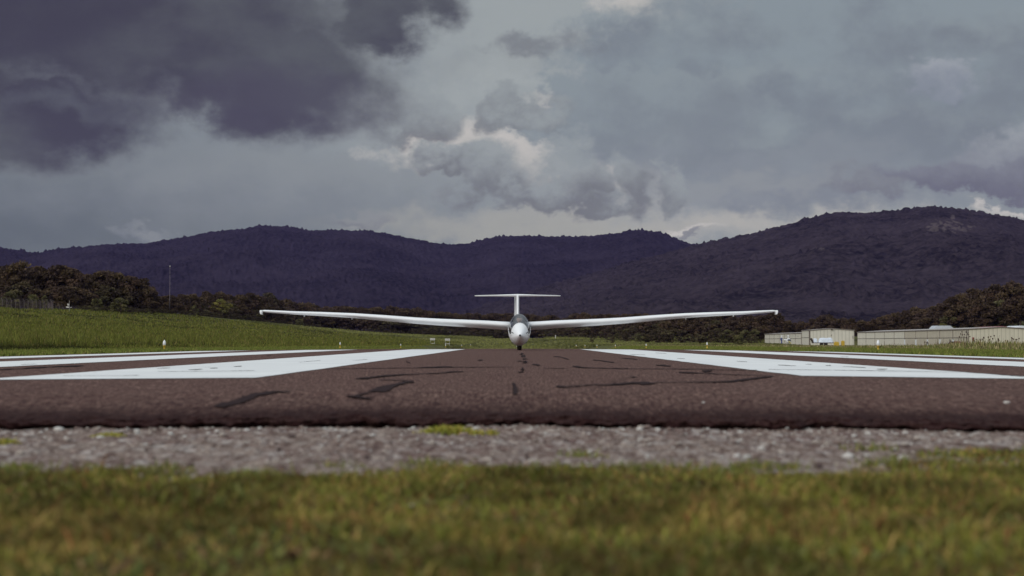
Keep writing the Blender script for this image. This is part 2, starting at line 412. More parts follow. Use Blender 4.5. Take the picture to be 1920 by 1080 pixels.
# closed side skirts
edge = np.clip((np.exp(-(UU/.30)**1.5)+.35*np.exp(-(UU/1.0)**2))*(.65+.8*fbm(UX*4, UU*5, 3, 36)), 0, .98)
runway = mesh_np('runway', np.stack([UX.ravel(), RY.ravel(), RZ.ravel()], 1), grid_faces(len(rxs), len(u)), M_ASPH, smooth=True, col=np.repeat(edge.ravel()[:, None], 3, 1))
tag(runway, kind='structure')

def rw(X, Y): return float(crown(np.float64(X)))+(float(np.interp(Y-float(lip(np.float64(X))), DZU, DZZ)) if Y < 9 else 0)
def sheet(name, mat, poly, lift=.004, step=.4, parent=None):
    """flat marking laid on the crowned runway: poly = left edge pts and right edge pts (paired)"""
    Lp, Rp = poly
    V = []; n = len(Lp); k = 6
    for (a_, b_) in zip(Lp, Rp):
        for j in range(k+1):
            t_ = j/k; x = a_[0]+(b_[0]-a_[0])*t_; y = a_[1]+(b_[1]-a_[1])*t_
            z = (rw(x, y) if y < 58 else float(trough(y))+rw(x, y))+lift
            V.append((x, y, z))
    return mesh_np(name, V, grid_faces(k+1, n), mat, parent)
def stripe(x0, x1, y00, y01, y1):
    n = 60; a_, b_ = [], []
    for i in range(n+1):
        t_ = i/n; j = (vn(i*.9, x0*3, 2)-.5)*.03 if 1 else 0
        a_.append((x0+float(j), y00+(y1-y00)*t_)); b_.append((x1-float(j)*.7, y01+(y1-y01)*t_))
    o = sheet('runway_marking', M_PAINT, (a_, b_)); tag(o, kind='structure')
stripe(-3.5, -1.75, 10.62, 11.02, 54)
stripe(2.0, 3.65, 11.75, 11.0, 54)
stripe(-7.0, -5.25, 10.5, 10.6, 54); stripe(-10.5, -8.75, 10.4, 10.5, 54)
stripe(5.35, 7.1, 11.0, 10.9, 54); stripe(8.85, 10.6, 10.9, 10.8, 55)
stripe(-7.0, -2.6, 59.2, 59.2, 64); stripe(5.8, 7.6, 58, 58, 61)

# sealed cracks: outlines measured on the asphalt, as thin sealant films
_YS = np.concatenate([np.arange(5.9, 9.2, .004), np.geomspace(9.2, 75, 900)])
def on_road(px, py):
    X = (px-CX)/F*_YS; zr = CH-(py-HY)/F*_YS
    zs = crown(X)+np.interp(_YS-lip(X), DZU, DZZ, left=-.2)
    k = int(np.argmax(zr <= zs)); return float(X[k]), float(_YS[k])
def crack(pts, k_=.92):   # (px, py, half thickness in py)
    pp = []
    for (a_, b_) in zip(pts[:-1], pts[1:]):
        m_ = max(2, int(abs(b_[0]-a_[0])/7)+int(abs(b_[1]-a_[1])/2))
        for i in range(m_):
            t_ = i/m_; pp.append([a_[q]+(b_[q]-a_[q])*t_ for q in range(3)])
    pp.append(list(pts[-1]))
    up_, dn = [], []
    for i, (x, y, h) in enumerate(pp):
        x += rnd.uniform(-1.2, 1.2); h = max(.12, k_*h*rnd.uniform(.65, 1.35)); y += rnd.uniform(-.25, .25)*h
        up_.append(on_road(x, y-h)); dn.append(on_road(x+rnd.uniform(-1, 1), y+h))
    V = []; 
    for a_, b_ in zip(up_, dn):
        V.append((a_[0], a_[1], rw(*a_)+.006)); V.append((b_[0], b_[1], rw(*b_)+.006))
    n = len(up_)
    o = mesh_np('sealed_crack', V, [(2*i, 2*i+1, 2*i+3, 2*i+2) for i in range(n-1)], M_TAR); tag(o, kind='structure')
for pts in [
    [(401, 764, .8), (415, 762, 4), (440, 757, 6), (455, 751, 6), (475, 744, 4.4), (500, 738.5, 2.6), (520, 736, 1.8), (545, 736, .5)],
    [(650, 744, .8), (668, 745.5, 2.6), (685, 748, 2), (697, 748.5, .8)],
    [(668, 743, 1.5), (690, 738, 1), (700, 733, 3), (713, 731, 7), (728, 729, 5.5), (740, 723.5, 2.6), (762, 718, 1.8), (776, 717, 1.4), (768, 715.5, .8)],
    [(768, 716, .7), (740, 713.5, .5), (712, 713, .4)],
    [(668, 711.3, .6), (690, 709.5, 1.5), (715, 706.5, 1.2), (745, 704, .9), (790, 702, .6), (830, 700, .5), (850, 697.8, 1), (868, 697.5, .5)],
    [(610, 692.3, .3), (700, 691, .3), (780, 690.5, .4), (830, 688.8, 1.1), (845, 688.5, .9), (850, 689.3, .4), (960, 689, .25)],
    [(765, 675, .5), (762, 678, .7), (770, 682, .5)], [(895, 675.8, .9), (906, 675.4, .9)],
    [(1040, 726, .8), (1050, 726.3, 1.4), (1072, 726, 1), (1110, 722.5, .6), (1140, 723, 1), (1180, 719.5, 1.6), (1200, 719, 3), (1212, 719.5, 2.6), (1228, 720, .8)],
    [(1228, 718, .5), (1300, 717.5, .6), (1360, 717, 1), (1390, 713.5, 1.8), (1420, 710, 1.6), (1448, 706.5, .9)],
    [(1272, 699.5, .8), (1292, 699.7, 1), (1310, 700.5, .5), (1400, 704, .4), (1448, 706, .4)],
    [(1315, 696.5, .9), (1325, 697, 1.6), (1333, 695.5, 1)], [(1230, 685.3, .7), (1245, 686, 1.3), (1256, 687, .6)],
    [(1075, 687.5, .8), (1083, 688.5, 1.6), (1095, 690, .7), (1130, 691.2, .5), (1178, 691.8, .6)], [(1178, 692, .3), (1290, 692.7, .4), (1420, 695, .3)],
    [(999, 684.2, .8), (1008, 685, 1.3), (1012, 685.6, .5)], [(1038, 669, .4), (1050, 669.5, .5), (1060, 673, 1), (1066, 674.4, .4)],
    [(1112, 675.5, .4), (1125, 676.4, .6), (1138, 678.7, .5), (1152, 680.5, .9)], [(1165, 672, .3), (1190, 673.7, .6), (1194, 674.3, .4)],
    [(1020, 691.5, .3), (1060, 691, .3)], [(0, 694, .6), (40, 692, .4), (60, 690.5, 1.1), (90, 689, .5), (110, 688, 1), (150, 686.8, .9), (158, 686, .4)],
    [(1090, 739, .2), (1180, 707.5, .3), (1190, 708.5, .9), (1194, 709, .3)],
]: crack(pts)
# thin cracks through the paint
for pts in [
    [(295, 692, .2), (305, 691.3, .5), (320, 691, .2)], [(352, 694.5, .2), (362, 694, .4), (370, 693.8, .7), (380, 693.4, .3)], [(394, 691.5, .4), (408, 691, .4)], [(438, 688.5, .4), (452, 687.6, .5)],
    [(295, 697.3, .15), (330, 697.5, .2), (400, 697, .15), (480, 696, .15)], [(120, 706, .15), (220, 706, .15), (262, 705, .3)], [(660, 677, .15), (690, 674.5, .3)],
    [(1458, 685.3, .3), (1475, 686, .5), (1492, 687, .3)], [(1508, 683.6, .2), (1522, 684, .4)], [(1548, 686, .4), (1558, 686.2, .5)], [(1580, 688, .2), (1600, 689, .3), (1612, 690, .5), (1622, 690.4, .3)],
    [(1642, 693, .3), (1652, 693.3, .6), (1662, 693, .3)], [(1440, 693.7, .15), (1560, 695, .2), (1625, 696, .35), (1720, 697.5, .15), (1800, 699, .15), (1850, 702, .2), (1900, 706, .5), (1919, 707.5, .3)],
    [(1575, 669.5, .2), (1590, 669.6, .3)], [(1270, 672.5, .2), (1282, 673.3, .4)], [(1180, 665, .2), (1210, 666, .3)], [(1380, 678, .3), (1400, 679, .3)], [(1424, 671.5, .3), (1440, 672, .3)], [(1230, 662, .2), (1250, 663.5, .25)],
    [(560, 680, .15), (600, 676.6, .25)], [(40, 684, .2), (70, 683.5, .2)], [(500, 667, .3), (508, 667, .3)],
]: crack(pts, .8)
# the centre seam: blotches one behind the other
for (x, y, rx_, ry_) in [(978, 664, 3, 2.5), (981, 668.5, 4, 3), (984, 673.5, 5, 1.4), (975, 677.5, 7, .6), (985, 678.5, 5, 1.6), (984, 681, 5, .7), (980, 694, 3, 3),
                         (976, 698.5, 6, 1), (966, 733, 5, 11), (962, 722, 3, 3)]:
    crack([(x-rx_, y+.3, .2), (x-rx_*.5, y, ry_*.8), (x, y, ry_), (x+rx_*.5, y-.2, ry_*.7), (x+rx_, y, .2)])

# gravel shoulder in front of the lip
def gravel_mat():
    t = MT('old_concrete_gravel')
    vo = t.noise(38, typ='ShaderNodeTexVoronoi'); vo2 = t.noise(85, typ='ShaderNodeTexVoronoi'); n_ = t.noise(9, 6, .7); b_ = t.noise(2.2, 4, .6); s8 = t.noise(38, 4, .75, stretch=(1, .25, 1))
    c1 = t.ramp(vo.outputs['Color'], [(.15, (.11, .07, .065)), (.5, (.24, .185, .165)), (.75, (.38, .33, .30)), (.95, (.62, .60, .57))])
    c2 = t.mix(t.ramp(n_, [(.4, (0, 0, 0)), (.56, (1, 1, 1))]), (.13, .07, .07), c1)
    c3 = t.mix(t.ramp(b_, [(.35, (0,)*3), (.6, (.6,)*3)]), c2, (.30, .25, .22))
    c4 = t.mix(t.ramp(vo2.outputs['Color'], [(.7, (0, 0, 0)), (.9, (.6,)*3)]), c3, (.48, .43, .39))
    c4 = t.mix(t.ramp(t.noise(11, 5, .7, stretch=(1, .5, 1)), [(.38, (.5,)*3), (.5, (0,)*3)]), c4, (.12, .08, .07))
    c4 = t.mix(t.ramp(s8, [(.42, (.85,)*3), (.53, (0,)*3)]), c4, (.085, .052, .046))
    c4 = t.mix(1.0, c4, (.88, .83, .78), 'MULTIPLY')
    c4 = t.mix(t.ramp(t.noise(19, 4, .7, stretch=(1, .3, 1)), [(.52, (0,)*3), (.66, (.55,)*3)]), c4, (.50, .46, .43))
    t.base(c4); t.set('Roughness', .95); t.set('Specular IOR Level', .2)
    t.bump(t.math('ADD', vo.outputs['Distance'], n_), .008, .9)
    return t.m
M_GRAV = gravel_mat()
gx = np.concatenate([np.arange(-12, -2.6, .3), np.arange(-2.6, 2.6, .014), np.arange(2.6, 12.1, .3)]); gy = np.arange(3.3, 6.85, .016)
QX, QY = np.meshgrid(gx, gy)
QZ = -.092+(fbm(QX*22, QY*22, 4, 41)-.5)*.022+(fbm(QX*2.2, QY*2.2, 2, 42)-.5)*.02
g_ = mesh_np('gravel_shoulder', np.stack([QX.ravel(), QY.ravel(), QZ.ravel()], 1), grid_faces(len(gx), len(gy)), M_GRAV, smooth=True)
tag(g_, kind='structure')
def gz(x, y): return -.092+float((fbm(np.float64(x*22), np.float64(y*22), 4, 41)-.5)*.022+(fbm(np.float64(x*2.2), np.float64(y*2.2), 2, 42)-.5)*.02)

M_STONE = plain('pale_stone', (.50, .47, .44), .85, var=.2, scale=20)
M_STONE2 = plain('grey_stone', (.22, .18, .17), .9, var=.3, scale=20)
def stone_mesh(seed, squash=.65):
    bm = bmesh.new(); bmesh.ops.create_icosphere(bm, subdivisions=2, radius=1)
    r_ = random.Random(seed); ax = [Vector((r_.gauss(0, 1), r_.gauss(0, 1), r_.gauss(0, 1))).normalized() for _ in range(9)]
    for v in bm.verts:
        k = 1.0
        for a_ in ax: k = min(k, .78/max(.2, v.co.normalized().dot(a_))) if v.co.normalized().dot(a_) > .72 else k
        v.co *= k*r_.uniform(.97, 1.03); v.co.z *= squash
    me = bpy.data.meshes.new('pebble'); bm.to_mesh(me); bm.free(); return me
stones = [stone_mesh(s) for s in range(5)]
for me in stones: me.materials.append(M_STONE)
# pebbles that show: (px, py, radius m)
peb = [(116, 801, .021, 'largest pale pebble lying at the left foot of the asphalt edge'), (257, 803, .013, None), (30, 806, .009, None), (48, 807, .008, None), (78, 806, .009, None), (95, 805, .008, None),
       (387, 800, .009, None), (392, 808, .009, None), (408, 805, .011, None), (463, 802, .014, None), (488, 802, .010, None), (347, 812, .010, None), (890, 799, .010, None),
       (1198, 800, .014, None), (1232, 800, .011, None), (1330, 803, .009, None), (1358, 804, .008, None), (1388, 805, .012, None), (1625, 808, .013, None), (1695, 806, .011, None), (1793, 812, .010, None),
       (1426, 834, .013, None), (1587, 850, .020, 'pale rounded pebble out on the gravel near the right-hand grass'), (1380, 848, .014, None), (630, 803, .007, None), (660, 805, .010, None), (700, 815, .010, None), (1690, 855, .017, None)]
for (px, py, r_, lab) in peb:
    Y = F*(CH+.085)/(py+3-HY); X = (px-CX)/F*Y
    Y = min(Y, float(lip(np.float64(X)))-.03)
    o = bpy.data.objects.new('pebble', stones[rnd.randrange(5)]); COL.objects.link(o)
    o.location = (X, Y, gz(X, Y)+r_*.35); o.scale = (r_*rnd.uniform(.9, 1.3), r_, r_*rnd.uniform(.8, 1)); o.rotation_euler = (0, 0, rnd.uniform(0, 6))
    tag(o, lab or 'small pale pebble on the gravel strip in front of the asphalt edge', 'pebble', None if lab else 'small pebbles along the asphalt edge')
for (px, py, r_, lab) in [(595, 786, .010, 'pale pebble stuck on the face of the asphalt edge left of centre'), (1318, 754, .007, 'single white pebble lying on top of the asphalt'), (1885, 755, .012, 'white chip lying on the asphalt at the far right')]:
    X, Y = on_road(px, py+2)
    if py > 780: Y = float(lip(np.float64(X)))+.07
    o = bpy.data.objects.new('pebble', stones[rnd.randrange(5)]); COL.objects.link(o)
    zz = rw(X, Y) - (.05 if py > 780 else .0)
    o.location = (X, Y, zz+r_*.5); o.scale = (r_*1.2, r_, r_*.9); tag(o, lab, 'pebble')
# loose gravel mass
V = []; Fc = []; base_v = np.array([v.co[:] for v in stones[0].vertices]); base_f = np.array([p.vertices[:] for p in stones[0].polygons])
rg = np.random.RandomState(4)
SC = []
for i in range(4200):
    x = rg.uniform(-3.2, 3.2); y = rg.uniform(3.7, float(lip(np.float64(x)))) if rg.rand() < .8 else float(lip(np.float64(x)))-rg.uniform(-.03, .12)
    r_ = rg.uniform(.002, .0075)*(1.9 if rg.rand() < .08 else 1); SC.append(np.tile(np.array([(.38, .33, .29), (.22, .16, .14), (.10, .07, .065), (.50, .48, .45)][rg.choice(4, p=[.3, .35, .2, .15])])*rg.uniform(.8, 1.2), (len(base_v), 1))); a_ = rg.uniform(0, 6.28); c_, s_ = math.cos(a_), math.sin(a_)
    v = base_v*[r_*rg.uniform(.8, 1.5), r_, r_*rg.uniform(.6, 1)]
    v = np.stack([v[:, 0]*c_-v[:, 1]*s_+x, v[:, 0]*s_+v[:, 1]*c_+y, v[:, 2]+gz(x, y)+r_*.3], 1)
    Fc.append(base_f+len(base_v)*i); V.append(v)
o = mesh_np('loose_gravel', np.concatenate(V), np.concatenate(Fc), blade_mat('mixed_stone', 0.0), smooth=False, col=np.concatenate(SC)); tag(o, kind='stuff')

# ------------------------------------------------------------------ grass builders
def blades(name, x, y, z, h, wd, lean, col, mat=M_BLADE, segs=3, seed=1):
    r_ = np.random.RandomState(seed); n = len(x)
    a_ = r_.uniform(0, 2*np.pi, n); la = r_.uniform(0, 2*np.pi, n)
    wx, wy = np.cos(a_)*wd/2, np.sin(a_)*wd/2; lx, ly = np.cos(la)*lean*h, np.sin(la)*lean*h
    lv = np.linspace(0, 1, segs+1); V = np.zeros((n, 2*segs+1, 3)); C = np.zeros((n, 2*segs+1, 3))
    for k in range(segs):
        t_ = lv[k]; wk = 1-.75*t_**1.5
        cx = x+lx*t_**2; cy = y+ly*t_**2; cz = z+h*(t_-.35*lean*t_**2)
        V[:, 2*k] = np.stack([cx-wx*wk, cy-wy*wk, cz], 1); V[:, 2*k+1] = np.stack([cx+wx*wk, cy+wy*wk, cz], 1)
    V[:, -1] = np.stack([x+lx, y+ly, z+h*(1-.35*lean)], 1)
    C[:] = col[:, None, :]
    idx = []
    for k in range(segs-1):
        idx += [(2*k, 2*k+1, 2*k+3), (2*k, 2*k+3, 2*k+2)]
    idx.append((2*segs-2, 2*segs-1, 2*segs))
    idx = np.array(idx); Fq = (np.arange(n)[:, None, None]*(2*segs+1)+idx[None]).reshape(-1, 3)
    return mesh_np(name, V.reshape(-1, 3), Fq, mat, col=C.reshape(-1, 3))
def pal(n, rs, cols, wts, var=.25):
    c_ = np.array(cols)[rs.choice(len(cols), n, p=np.array(wts)/sum(wts))]
    return c_*rs.uniform(1-var, 1+var, (n, 1))
# foreground lawn
rs = np.random.RandomState(11)
def front(X): return 4.12+(fbm(X*1.5, X*0+3, 4, 61)-.5)*.75+.08+np.clip(X-.75, 0, .6)*1.05-np.clip(X-.1, 0, .5)*.25*(1-np.clip((X-.7)*3, 0, 1))
n = 190000
x = rs.uniform(-2.7, 2.7, n); y = .9+(front(x)-.9)*rs.uniform(0, 1, n)**.8+rs.exponential(.05, n)
dens = fbm(x*2.4, y*2.4, 3, 71); keep = rs.uniform(0, 1, n) < sm(dens, .30, .55)*.75+.28
x, y = x[keep], y[keep]; n = len(x); dens = fbm(x*2.4, y*2.4, 3, 71); fe = np.clip((front(x)-y)/.25, 0, 1)
h = rs.uniform(.014, .040, n)*(.5+dens*1.1)*(.55+.45*fe)
tall = rs.uniform(0, 1, n) < .004; h = np.where(tall, rs.uniform(.05, .075, n), h)
patch = fbm(x*1.7, y*1.7, 3, 77)
green = pal(n, rs, [(.16, .19, .04), (.22, .24, .06), (.12, .13, .035), (.30, .24, .09), (.36, .26, .12), (.20, .10, .05), (.11, .06, .03)], [28, 22, 18, 12, 6, 8, 8], .3)
dry = pal(n, rs, [(.30, .23, .09), (.36, .28, .11), (.22, .2, .06), (.22, .11, .05), (.14, .14, .04)], [3, 3, 3, 2, 3], .3)
k = (sm(patch, .38, .60)*(.12+.75*sm(-y, -3.4, -2.5)))[:, None]
pick = rs.uniform(0, 1, (n, 1)) < k
mot = fbm(x*5.5+9, y*4.2, 4, 88); colr = np.where(pick, dry, green)*np.array([.99, .88, .68])*(.62+.72*sm(mot, .34, .64))[:, None]
o = blades('lawn_grass', x, y, -.09+(fbm(x*2.6, y*2.6, 3, 81)-.5)*.045-.012*sm(y-front(x), -.05, .1), h, rs.uniform(.003, .0075, n), rs.uniform(.2, 1.2, n), colr, segs=3, seed=3); tag(o, kind='stuff')
# outlying tufts creeping over the gravel
nt_ = 60; cx_ = rs.uniform(-2.3, 2.3, nt_); cy_ = front(cx_)+rs.exponential(.10, nt_); kk_ = rs.randint(0, nt_, 4200); x = cx_[kk_]+rs.normal(0, .035, 4200); y = cy_[kk_]+rs.normal(0, .03, 4200); n = len(x)
o = blades('creeping_grass', x, y, np.full(n, -.094), rs.uniform(.012, .038, n), rs.uniform(.003, .006, n), rs.uniform(.2, 1.2, n), pal(n, rs, [(.20, .22, .05), (.15, .17, .04), (.30, .25, .08), (.22, .12, .05)], [4, 4, 2, 1]), segs=3, seed=13); tag(o, kind='stuff')
# broad clover-like leaves low in the lawn
n = 30000; x = rs.uniform(-2.7, 2.7, n); y = .9+(front(x)-.95)*rs.uniform(0, 1, n)
o = blades('clover_cover', x, y, -.09+(fbm(x*2.6, y*2.6, 3, 81)-.5)*.045, rs.uniform(.012, .034, n), rs.uniform(.009, .018, n), rs.uniform(.6, 1.3, n),
           pal(n, rs, [(.13, .15, .04), (.2, .2, .06), (.25, .16, .07), (.09, .05, .03)], [5, 4, 2, 2]), segs=2, seed=5); tag(o, kind='stuff')
# coarse lawn to both sides and behind, outside the sharp part
n = 26000; x = rs.uniform(-12, 12, n); y = rs.uniform(-3, 4.0, n); kk = (np.abs(x) > 2.6) | (y < .9); kk &= ~((np.abs(x) < .5) & (np.abs(y) < .6)); x, y = x[kk], y[kk]; n = len(x)
o = blades('side_lawn', x, y, np.full(n, -.11), rs.uniform(.03, .07, n), rs.uniform(.012, .03, n), rs.uniform(.1, .8, n),
           pal(n, rs, [(.16, .19, .04), (.22, .24, .06), (.3, .24, .09)], [4, 3, 2]), segs=2, seed=6); tag(o, kind='stuff')
soil = MT('soil'); soil.base(soil.ramp(soil.noise(14, 6, .7), [(.35, (.05, .035, .015)), (.65, (.11, .09, .035))])); soil.set('Roughness', 1); soil.set('Specular IOR Level', 0)
sxg = np.linspace(-12, 12, 240); syg = np.linspace(-3, 4.25, 120); AX, AY = np.meshgrid(sxg, syg)
def soilz(X, Y): return -.088+(fbm(X*2.6, Y*2.6, 3, 81)-.5)*.045-.05*sm(Y-front(X)+.1, -.05, .12)
AZ_ = soilz(AX, AY)
o = mesh_np('soil', np.stack([AX.ravel(), AY.ravel(), AZ_.ravel()], 1), grid_faces(240, 120), soil.m, smooth=True); tag(o, kind='structure')
# weed clumps in the joint
def weed_clump(px, py, wpx, label, n, hgt, cols, seed):
    r_ = np.random.RandomState(seed); Y = min(F*(CH+.08)/(py-HY), 5.95); X = (px-CX)/F*Y; W = wpx/F*Y/2
    x = r_.normal(0, W*.45, n).clip(-W, W); y = r_.normal(0, .03, n); z = np.full(n, 0.0)
    hh = hgt*r_.uniform(.4, 1, n)*np.exp(-(x/W)**2*.9)
    o = blades('weed_clump', x, y, z, hh, r_.uniform(.004, .009, n), r_.uniform(.3, 1.3, n), pal(n, r_, cols, [1]*len(cols)), seed=seed, segs=3)
    o.location = (X, Y, -.092); tag(o, label, 'weeds')
yg = [(.38, .36, .06), (.27, .30, .05), (.45, .36, .08)]
weed_clump(842, 806, 130, 'yellow green weed clump sprouting against the asphalt edge near the middle', 700, .05, yg, 1)
weed_clump(205, 811, 60, 'low yellowish weed clump against the asphalt edge on the left', 260, .022, [(.42, .36, .08), (.36, .34, .07)], 2)
weed_clump(8, 826, 60, 'yellow weed clump on the gravel cut by the left border', 240, .03, yg, 3)
weed_clump(922, 805, 26, 'tiny weed sprig right of the middle weed clump', 70, .03, yg, 4)

# verge + hill grass. sampled denser near the camera
def field_grass(name, side, n, seed, zone):
    r_ = np.random.RandomState(seed)
    d = np.exp(r_.uniform(np.log(26), np.log(520), n)); th = r_.uniform(0, R(25), n)*side
    x = d*np.sin(th); y = d*np.cos(th); ax_ = np.abs(x)
    if zone == 'short': k = (ax_ > 11.45) & (ax_ < 16.5) & (y < 220)
    else: k = (ax_ > 15.5) & ((x > -109) if side < 0 else ((x < 80) | (y < 340)))
    x, y = x[k], y[k]; return x, y, np.hypot(x, y), r_
def edge_noise(x, y): return (fbm(x/3, y/12, 3, 91)-.5)
# short mown
for side in (-1, 1):
    n = 120000; r_ = np.random.RandomState(31+side)
    y = np.exp(r_.uniform(np.log(26), np.log(240), n)); x = side*(11.42+r_.uniform(0, 1, n)**1.0*6.0)
    k = np.abs(x)/y < .47; x, y = x[k], y[k]; n = len(x)
    c_ = pal(n, r_, [(.17, .20, .04), (.22, .245, .05), (.13, .155, .03), (.26, .21, .07)], [4, 3, 3, 1.2], .2)
    o = blades('mown_grass', x, y, T(x, y)-.02, r_.uniform(.06, .14, n), .02+.0006*y, r_.uniform(.1, .8, n), c_, segs=2, seed=33+side); tag(o, kind='stuff')
# tall hill grass left
x, y, d, r_ = field_grass('', -1, 300000, 41, 'tall'); n = len(x)
pn = fbm(x/5, y/9, 4, 95); pn2 = fbm(x/2.2, y/3, 3, 96)
c_ = pal(n, r_, [(.15, .17, .04), (.19, .20, .05), (.12, .13, .035), (.24, .20, .08), (.10, .08, .03)], [5, 4, 4, 1.4, 1.2], .22)
c_ *= (.35+.95*sm(pn, .36, .52))[:, None]*np.array([.72, .70, .54])
hh = r_.uniform(.22, .5, n)*(.5+pn2)*sm(-x, 14.8, 19)+.06
o = blades('hill_grass', x, y, T(x, y)+.01, hh*(.5+.7*sm(pn, .3, .6)), .015+.0006*d, r_.uniform(.05, .5, n), c_, segs=2, seed=43); tag(o, kind='stuff')
# tall tan verge right
x, y, d, r_ = field_grass('', 1, 150000, 51, 'tall'); n = len(x)
pn = fbm(x/5, y/9, 4, 97); pn2 = fbm(x/2.5, y/4, 3, 98)
c_ = pal(n, r_, [(.20, .21, .06), (.28, .25, .10), (.15, .16, .05), (.36, .29, .15), (.13, .09, .05)], [4, 4, 3, 3.5, 1.6], .22)
hh = r_.uniform(.10, .28, n)*(.45+pn2)*sm(x, 15.5, 19.5)*(1+.65*sm(x/y, .235, .275))+.05
o = blades('verge_grass', x, y, T(x, y)-.03, hh, .02+.0009*d, r_.uniform(.05, .45, n), c_, segs=2, seed=53); tag(o, kind='stuff')
# seed stalks on the right verge
n = 2600; r_ = np.random.RandomState(57); y = r_.uniform(55, 300, n); x = r_.uniform(19, 60, n); k = (x/y < .42); x, y = x[k], y[k]; n = len(x)
o = blades('seed_stalks', x, y, T(x, y), r_.uniform(.18, .42, n)*(1+1.0*sm(x/y, .2, .27)), .012+.0002*y, r_.uniform(.02, .3, n), pal(n, r_, [(.16, .12, .06), (.25, .2, .1), (.12, .08, .05)], [1, 1, 1]), segs=3, seed=58); tag(o, kind='stuff')
# far centre field
n = 50000; r_ = np.random.RandomState(61); y = r_.uniform(300, 900, n); x = r_.uniform(-1, 1, n)*.17*y; k = (np.abs(x) > 12) | (y > 425); x, y = x[k], y[k]; n = len(x)
pn = fbm(x/14, y/60, 3, 99)
c_ = pal(n, r_, [(.15, .155, .045), (.19, .19, .06), (.12, .115, .04)], [4, 4, 3], .15)*(.7+.6*sm(pn, .35, .65))[:, None]
o = blades('far_field_grass', x, y, T(x, y)-.03, r_.uniform(.12, .4, n), .35+.0008*y, r_.uniform(.05, .5, n), c_, segs=2, seed=62); tag(o, kind='stuff')

# ------------------------------------------------------------------ mountains (height fields)
def mount_mat(name, c0, c1, rock=False):
    t = MT(name)
    a_ = t.noise(.05, 6, .7); b_ = t.noise(.004, 4, .6)
    g = t.mix(t.ramp(a_, [(.38, (0, 0, 0)), (.62, (1, 1, 1))]), c0, c1)
    g = t.mix(t.math('MULTIPLY', t.ramp(b_, [(.4, (0, 0, 0)), (.65, (1, 1, 1))]), .5), g, tuple(v*1.5 for v in c1))
    at = t.n('ShaderNodeAttribute', attribute_name='col')
    g = t.mix(at.outputs[0], g, (.20, .16, .15))
    t.base(g); t.set('Roughness', 1); t.set('Specular IOR Level', 0)
    return t.m
def mountain(name, prof, R0, Rc, R1, foot, mat, seed, hcrown=5.0, rocks=()):
    az0, az1 = -27, 27
    az = np.arange(az0, az1, .036); nr = 330
    ppx = [p[0] for p in prof]; 
    paz = [math.degrees(math.atan2(p[0]-CX, F)) for p in prof]
    pel = [(HY-p[1])/F/math.sqrt(1+((p[0]-CX)/F)**2) for p in prof]
    crestang = np.interp(az, paz, pel)
    tt = np.concatenate([np.linspace(0, 1, nr-30), 1+np.linspace(0, 1, 31)[1:]])
    A, TT = np.meshgrid(az, tt)
    cr = np.tile(crestang, (len(tt), 1))
    Rl = Rc*(1+.06*(fbm(A*.25, A*0, 3, seed)-.5))
    r_ = np.where(TT < 1, R0+(Rl-R0)*TT, Rl+(R1-Rl)*(TT-1))
    zc = cr*Rl
    g = np.where(TT < 1, .72*TT**1.25+.28*sm(TT, .2, 1.0), 1-.8*(TT-1)**1.2)
    X = r_*np.sin(np.radians(A)); Y = r_*np.cos(np.radians(A))
    sp = (fbm(X/420, Y/420, 4, seed+3)-.5)*2
    z = foot+(zc-foot)*g
    z = z+np.clip(zc, 0, None)*.16*sp*np.clip(np.sin(np.pi*np.clip(TT, 0, 1)), 0, 1)*sm(TT, 0, .2)*sm(-TT, -1.0, -.8)
    bump = np.sqrt(np.clip(vn(X/9, Y/14, seed+8), 0, 1))*.6+vn(X/4.2, Y/7, seed+9)*.4
    big = vn(X/6.5, Y/11, seed+31)**3*vn(X/40, Y/60, seed+32)*1.6
    z = z+(bump*.9+big)*hcrown*1.7-hcrown*1.3+(fbm(X/60, Y/60, 2, seed+11)-.5)*2*sm(TT, 0, .1)
    col = np.zeros((z.size, 3))
    px = CX+F*X/Y; py = HY-F*(z-CH)/Y
    rm = np.zeros_like(z)
    for (rx0, ry0, rw_, rh_, th) in rocks:
        e_ = np.exp(-((px-rx0)/rw_)**2-((py-ry0)/rh_)**2)
        rm = np.maximum(rm, sm(e_*(.35+1.1*fbm(X/9, Y/30, 3, 77)), th, th+.10))
    col[:] = rm.ravel()[:, None]*.28
    o = mesh_np(name, np.stack([X.ravel(), Y.ravel(), z.ravel()], 1), grid_faces(len(az), len(tt)), mat, smooth=False, col=col)
    tag(o, kind='structure'); return o
back = [(-900, 470), (-500, 450), (-200, 470), (0, 465), (30, 468), (68, 475), (100, 467), (150, 462), (200, 457), (270, 455), (330, 447), (395, 434), (460, 429), (485, 423), (530, 424), (580, 432), (640, 431), (690, 432),
        (730, 439), (790, 450), (830, 458), (870, 457), (930, 444), (980, 441), (1050, 443), (1100, 443), (1150, 437), (1205, 431), (1240, 436), (1270, 448), (1310, 462), (1400, 500), (1600, 520), (2200, 520), (3000, 500)]
frontp = [(-1200, 600), (700, 600), (850, 590), (930, 568), (1000, 545), (1080, 520), (1180, 492), (1300, 461), (1345, 450), (1400, 440), (1450, 428), (1500, 414), (1550, 400), (1580, 398), (1620, 399), (1680, 395), (1710, 392), (1745, 387),
          (1790, 390), (1830, 397), (1880, 404), (1920, 413), (2100, 440), (2500, 420), (3200, 480)]
mountain('mountain_ridge', back, 2600, 6000, 7200, 8, mount_mat('far_forest', (.008, .007, .011), (.028, .022, .032)), 101, 6)
mountain('mountain_slope', frontp, 1500, 4000, 4900, 8, mount_mat('slope_forest', (.008, .007, .010), (.040, .031, .038)), 202, 4.5,
         rocks=[(1775, 424, 80, 20, .72), (1787, 408, 6, 9, .55), (1538, 467, 22, 4, .62)])

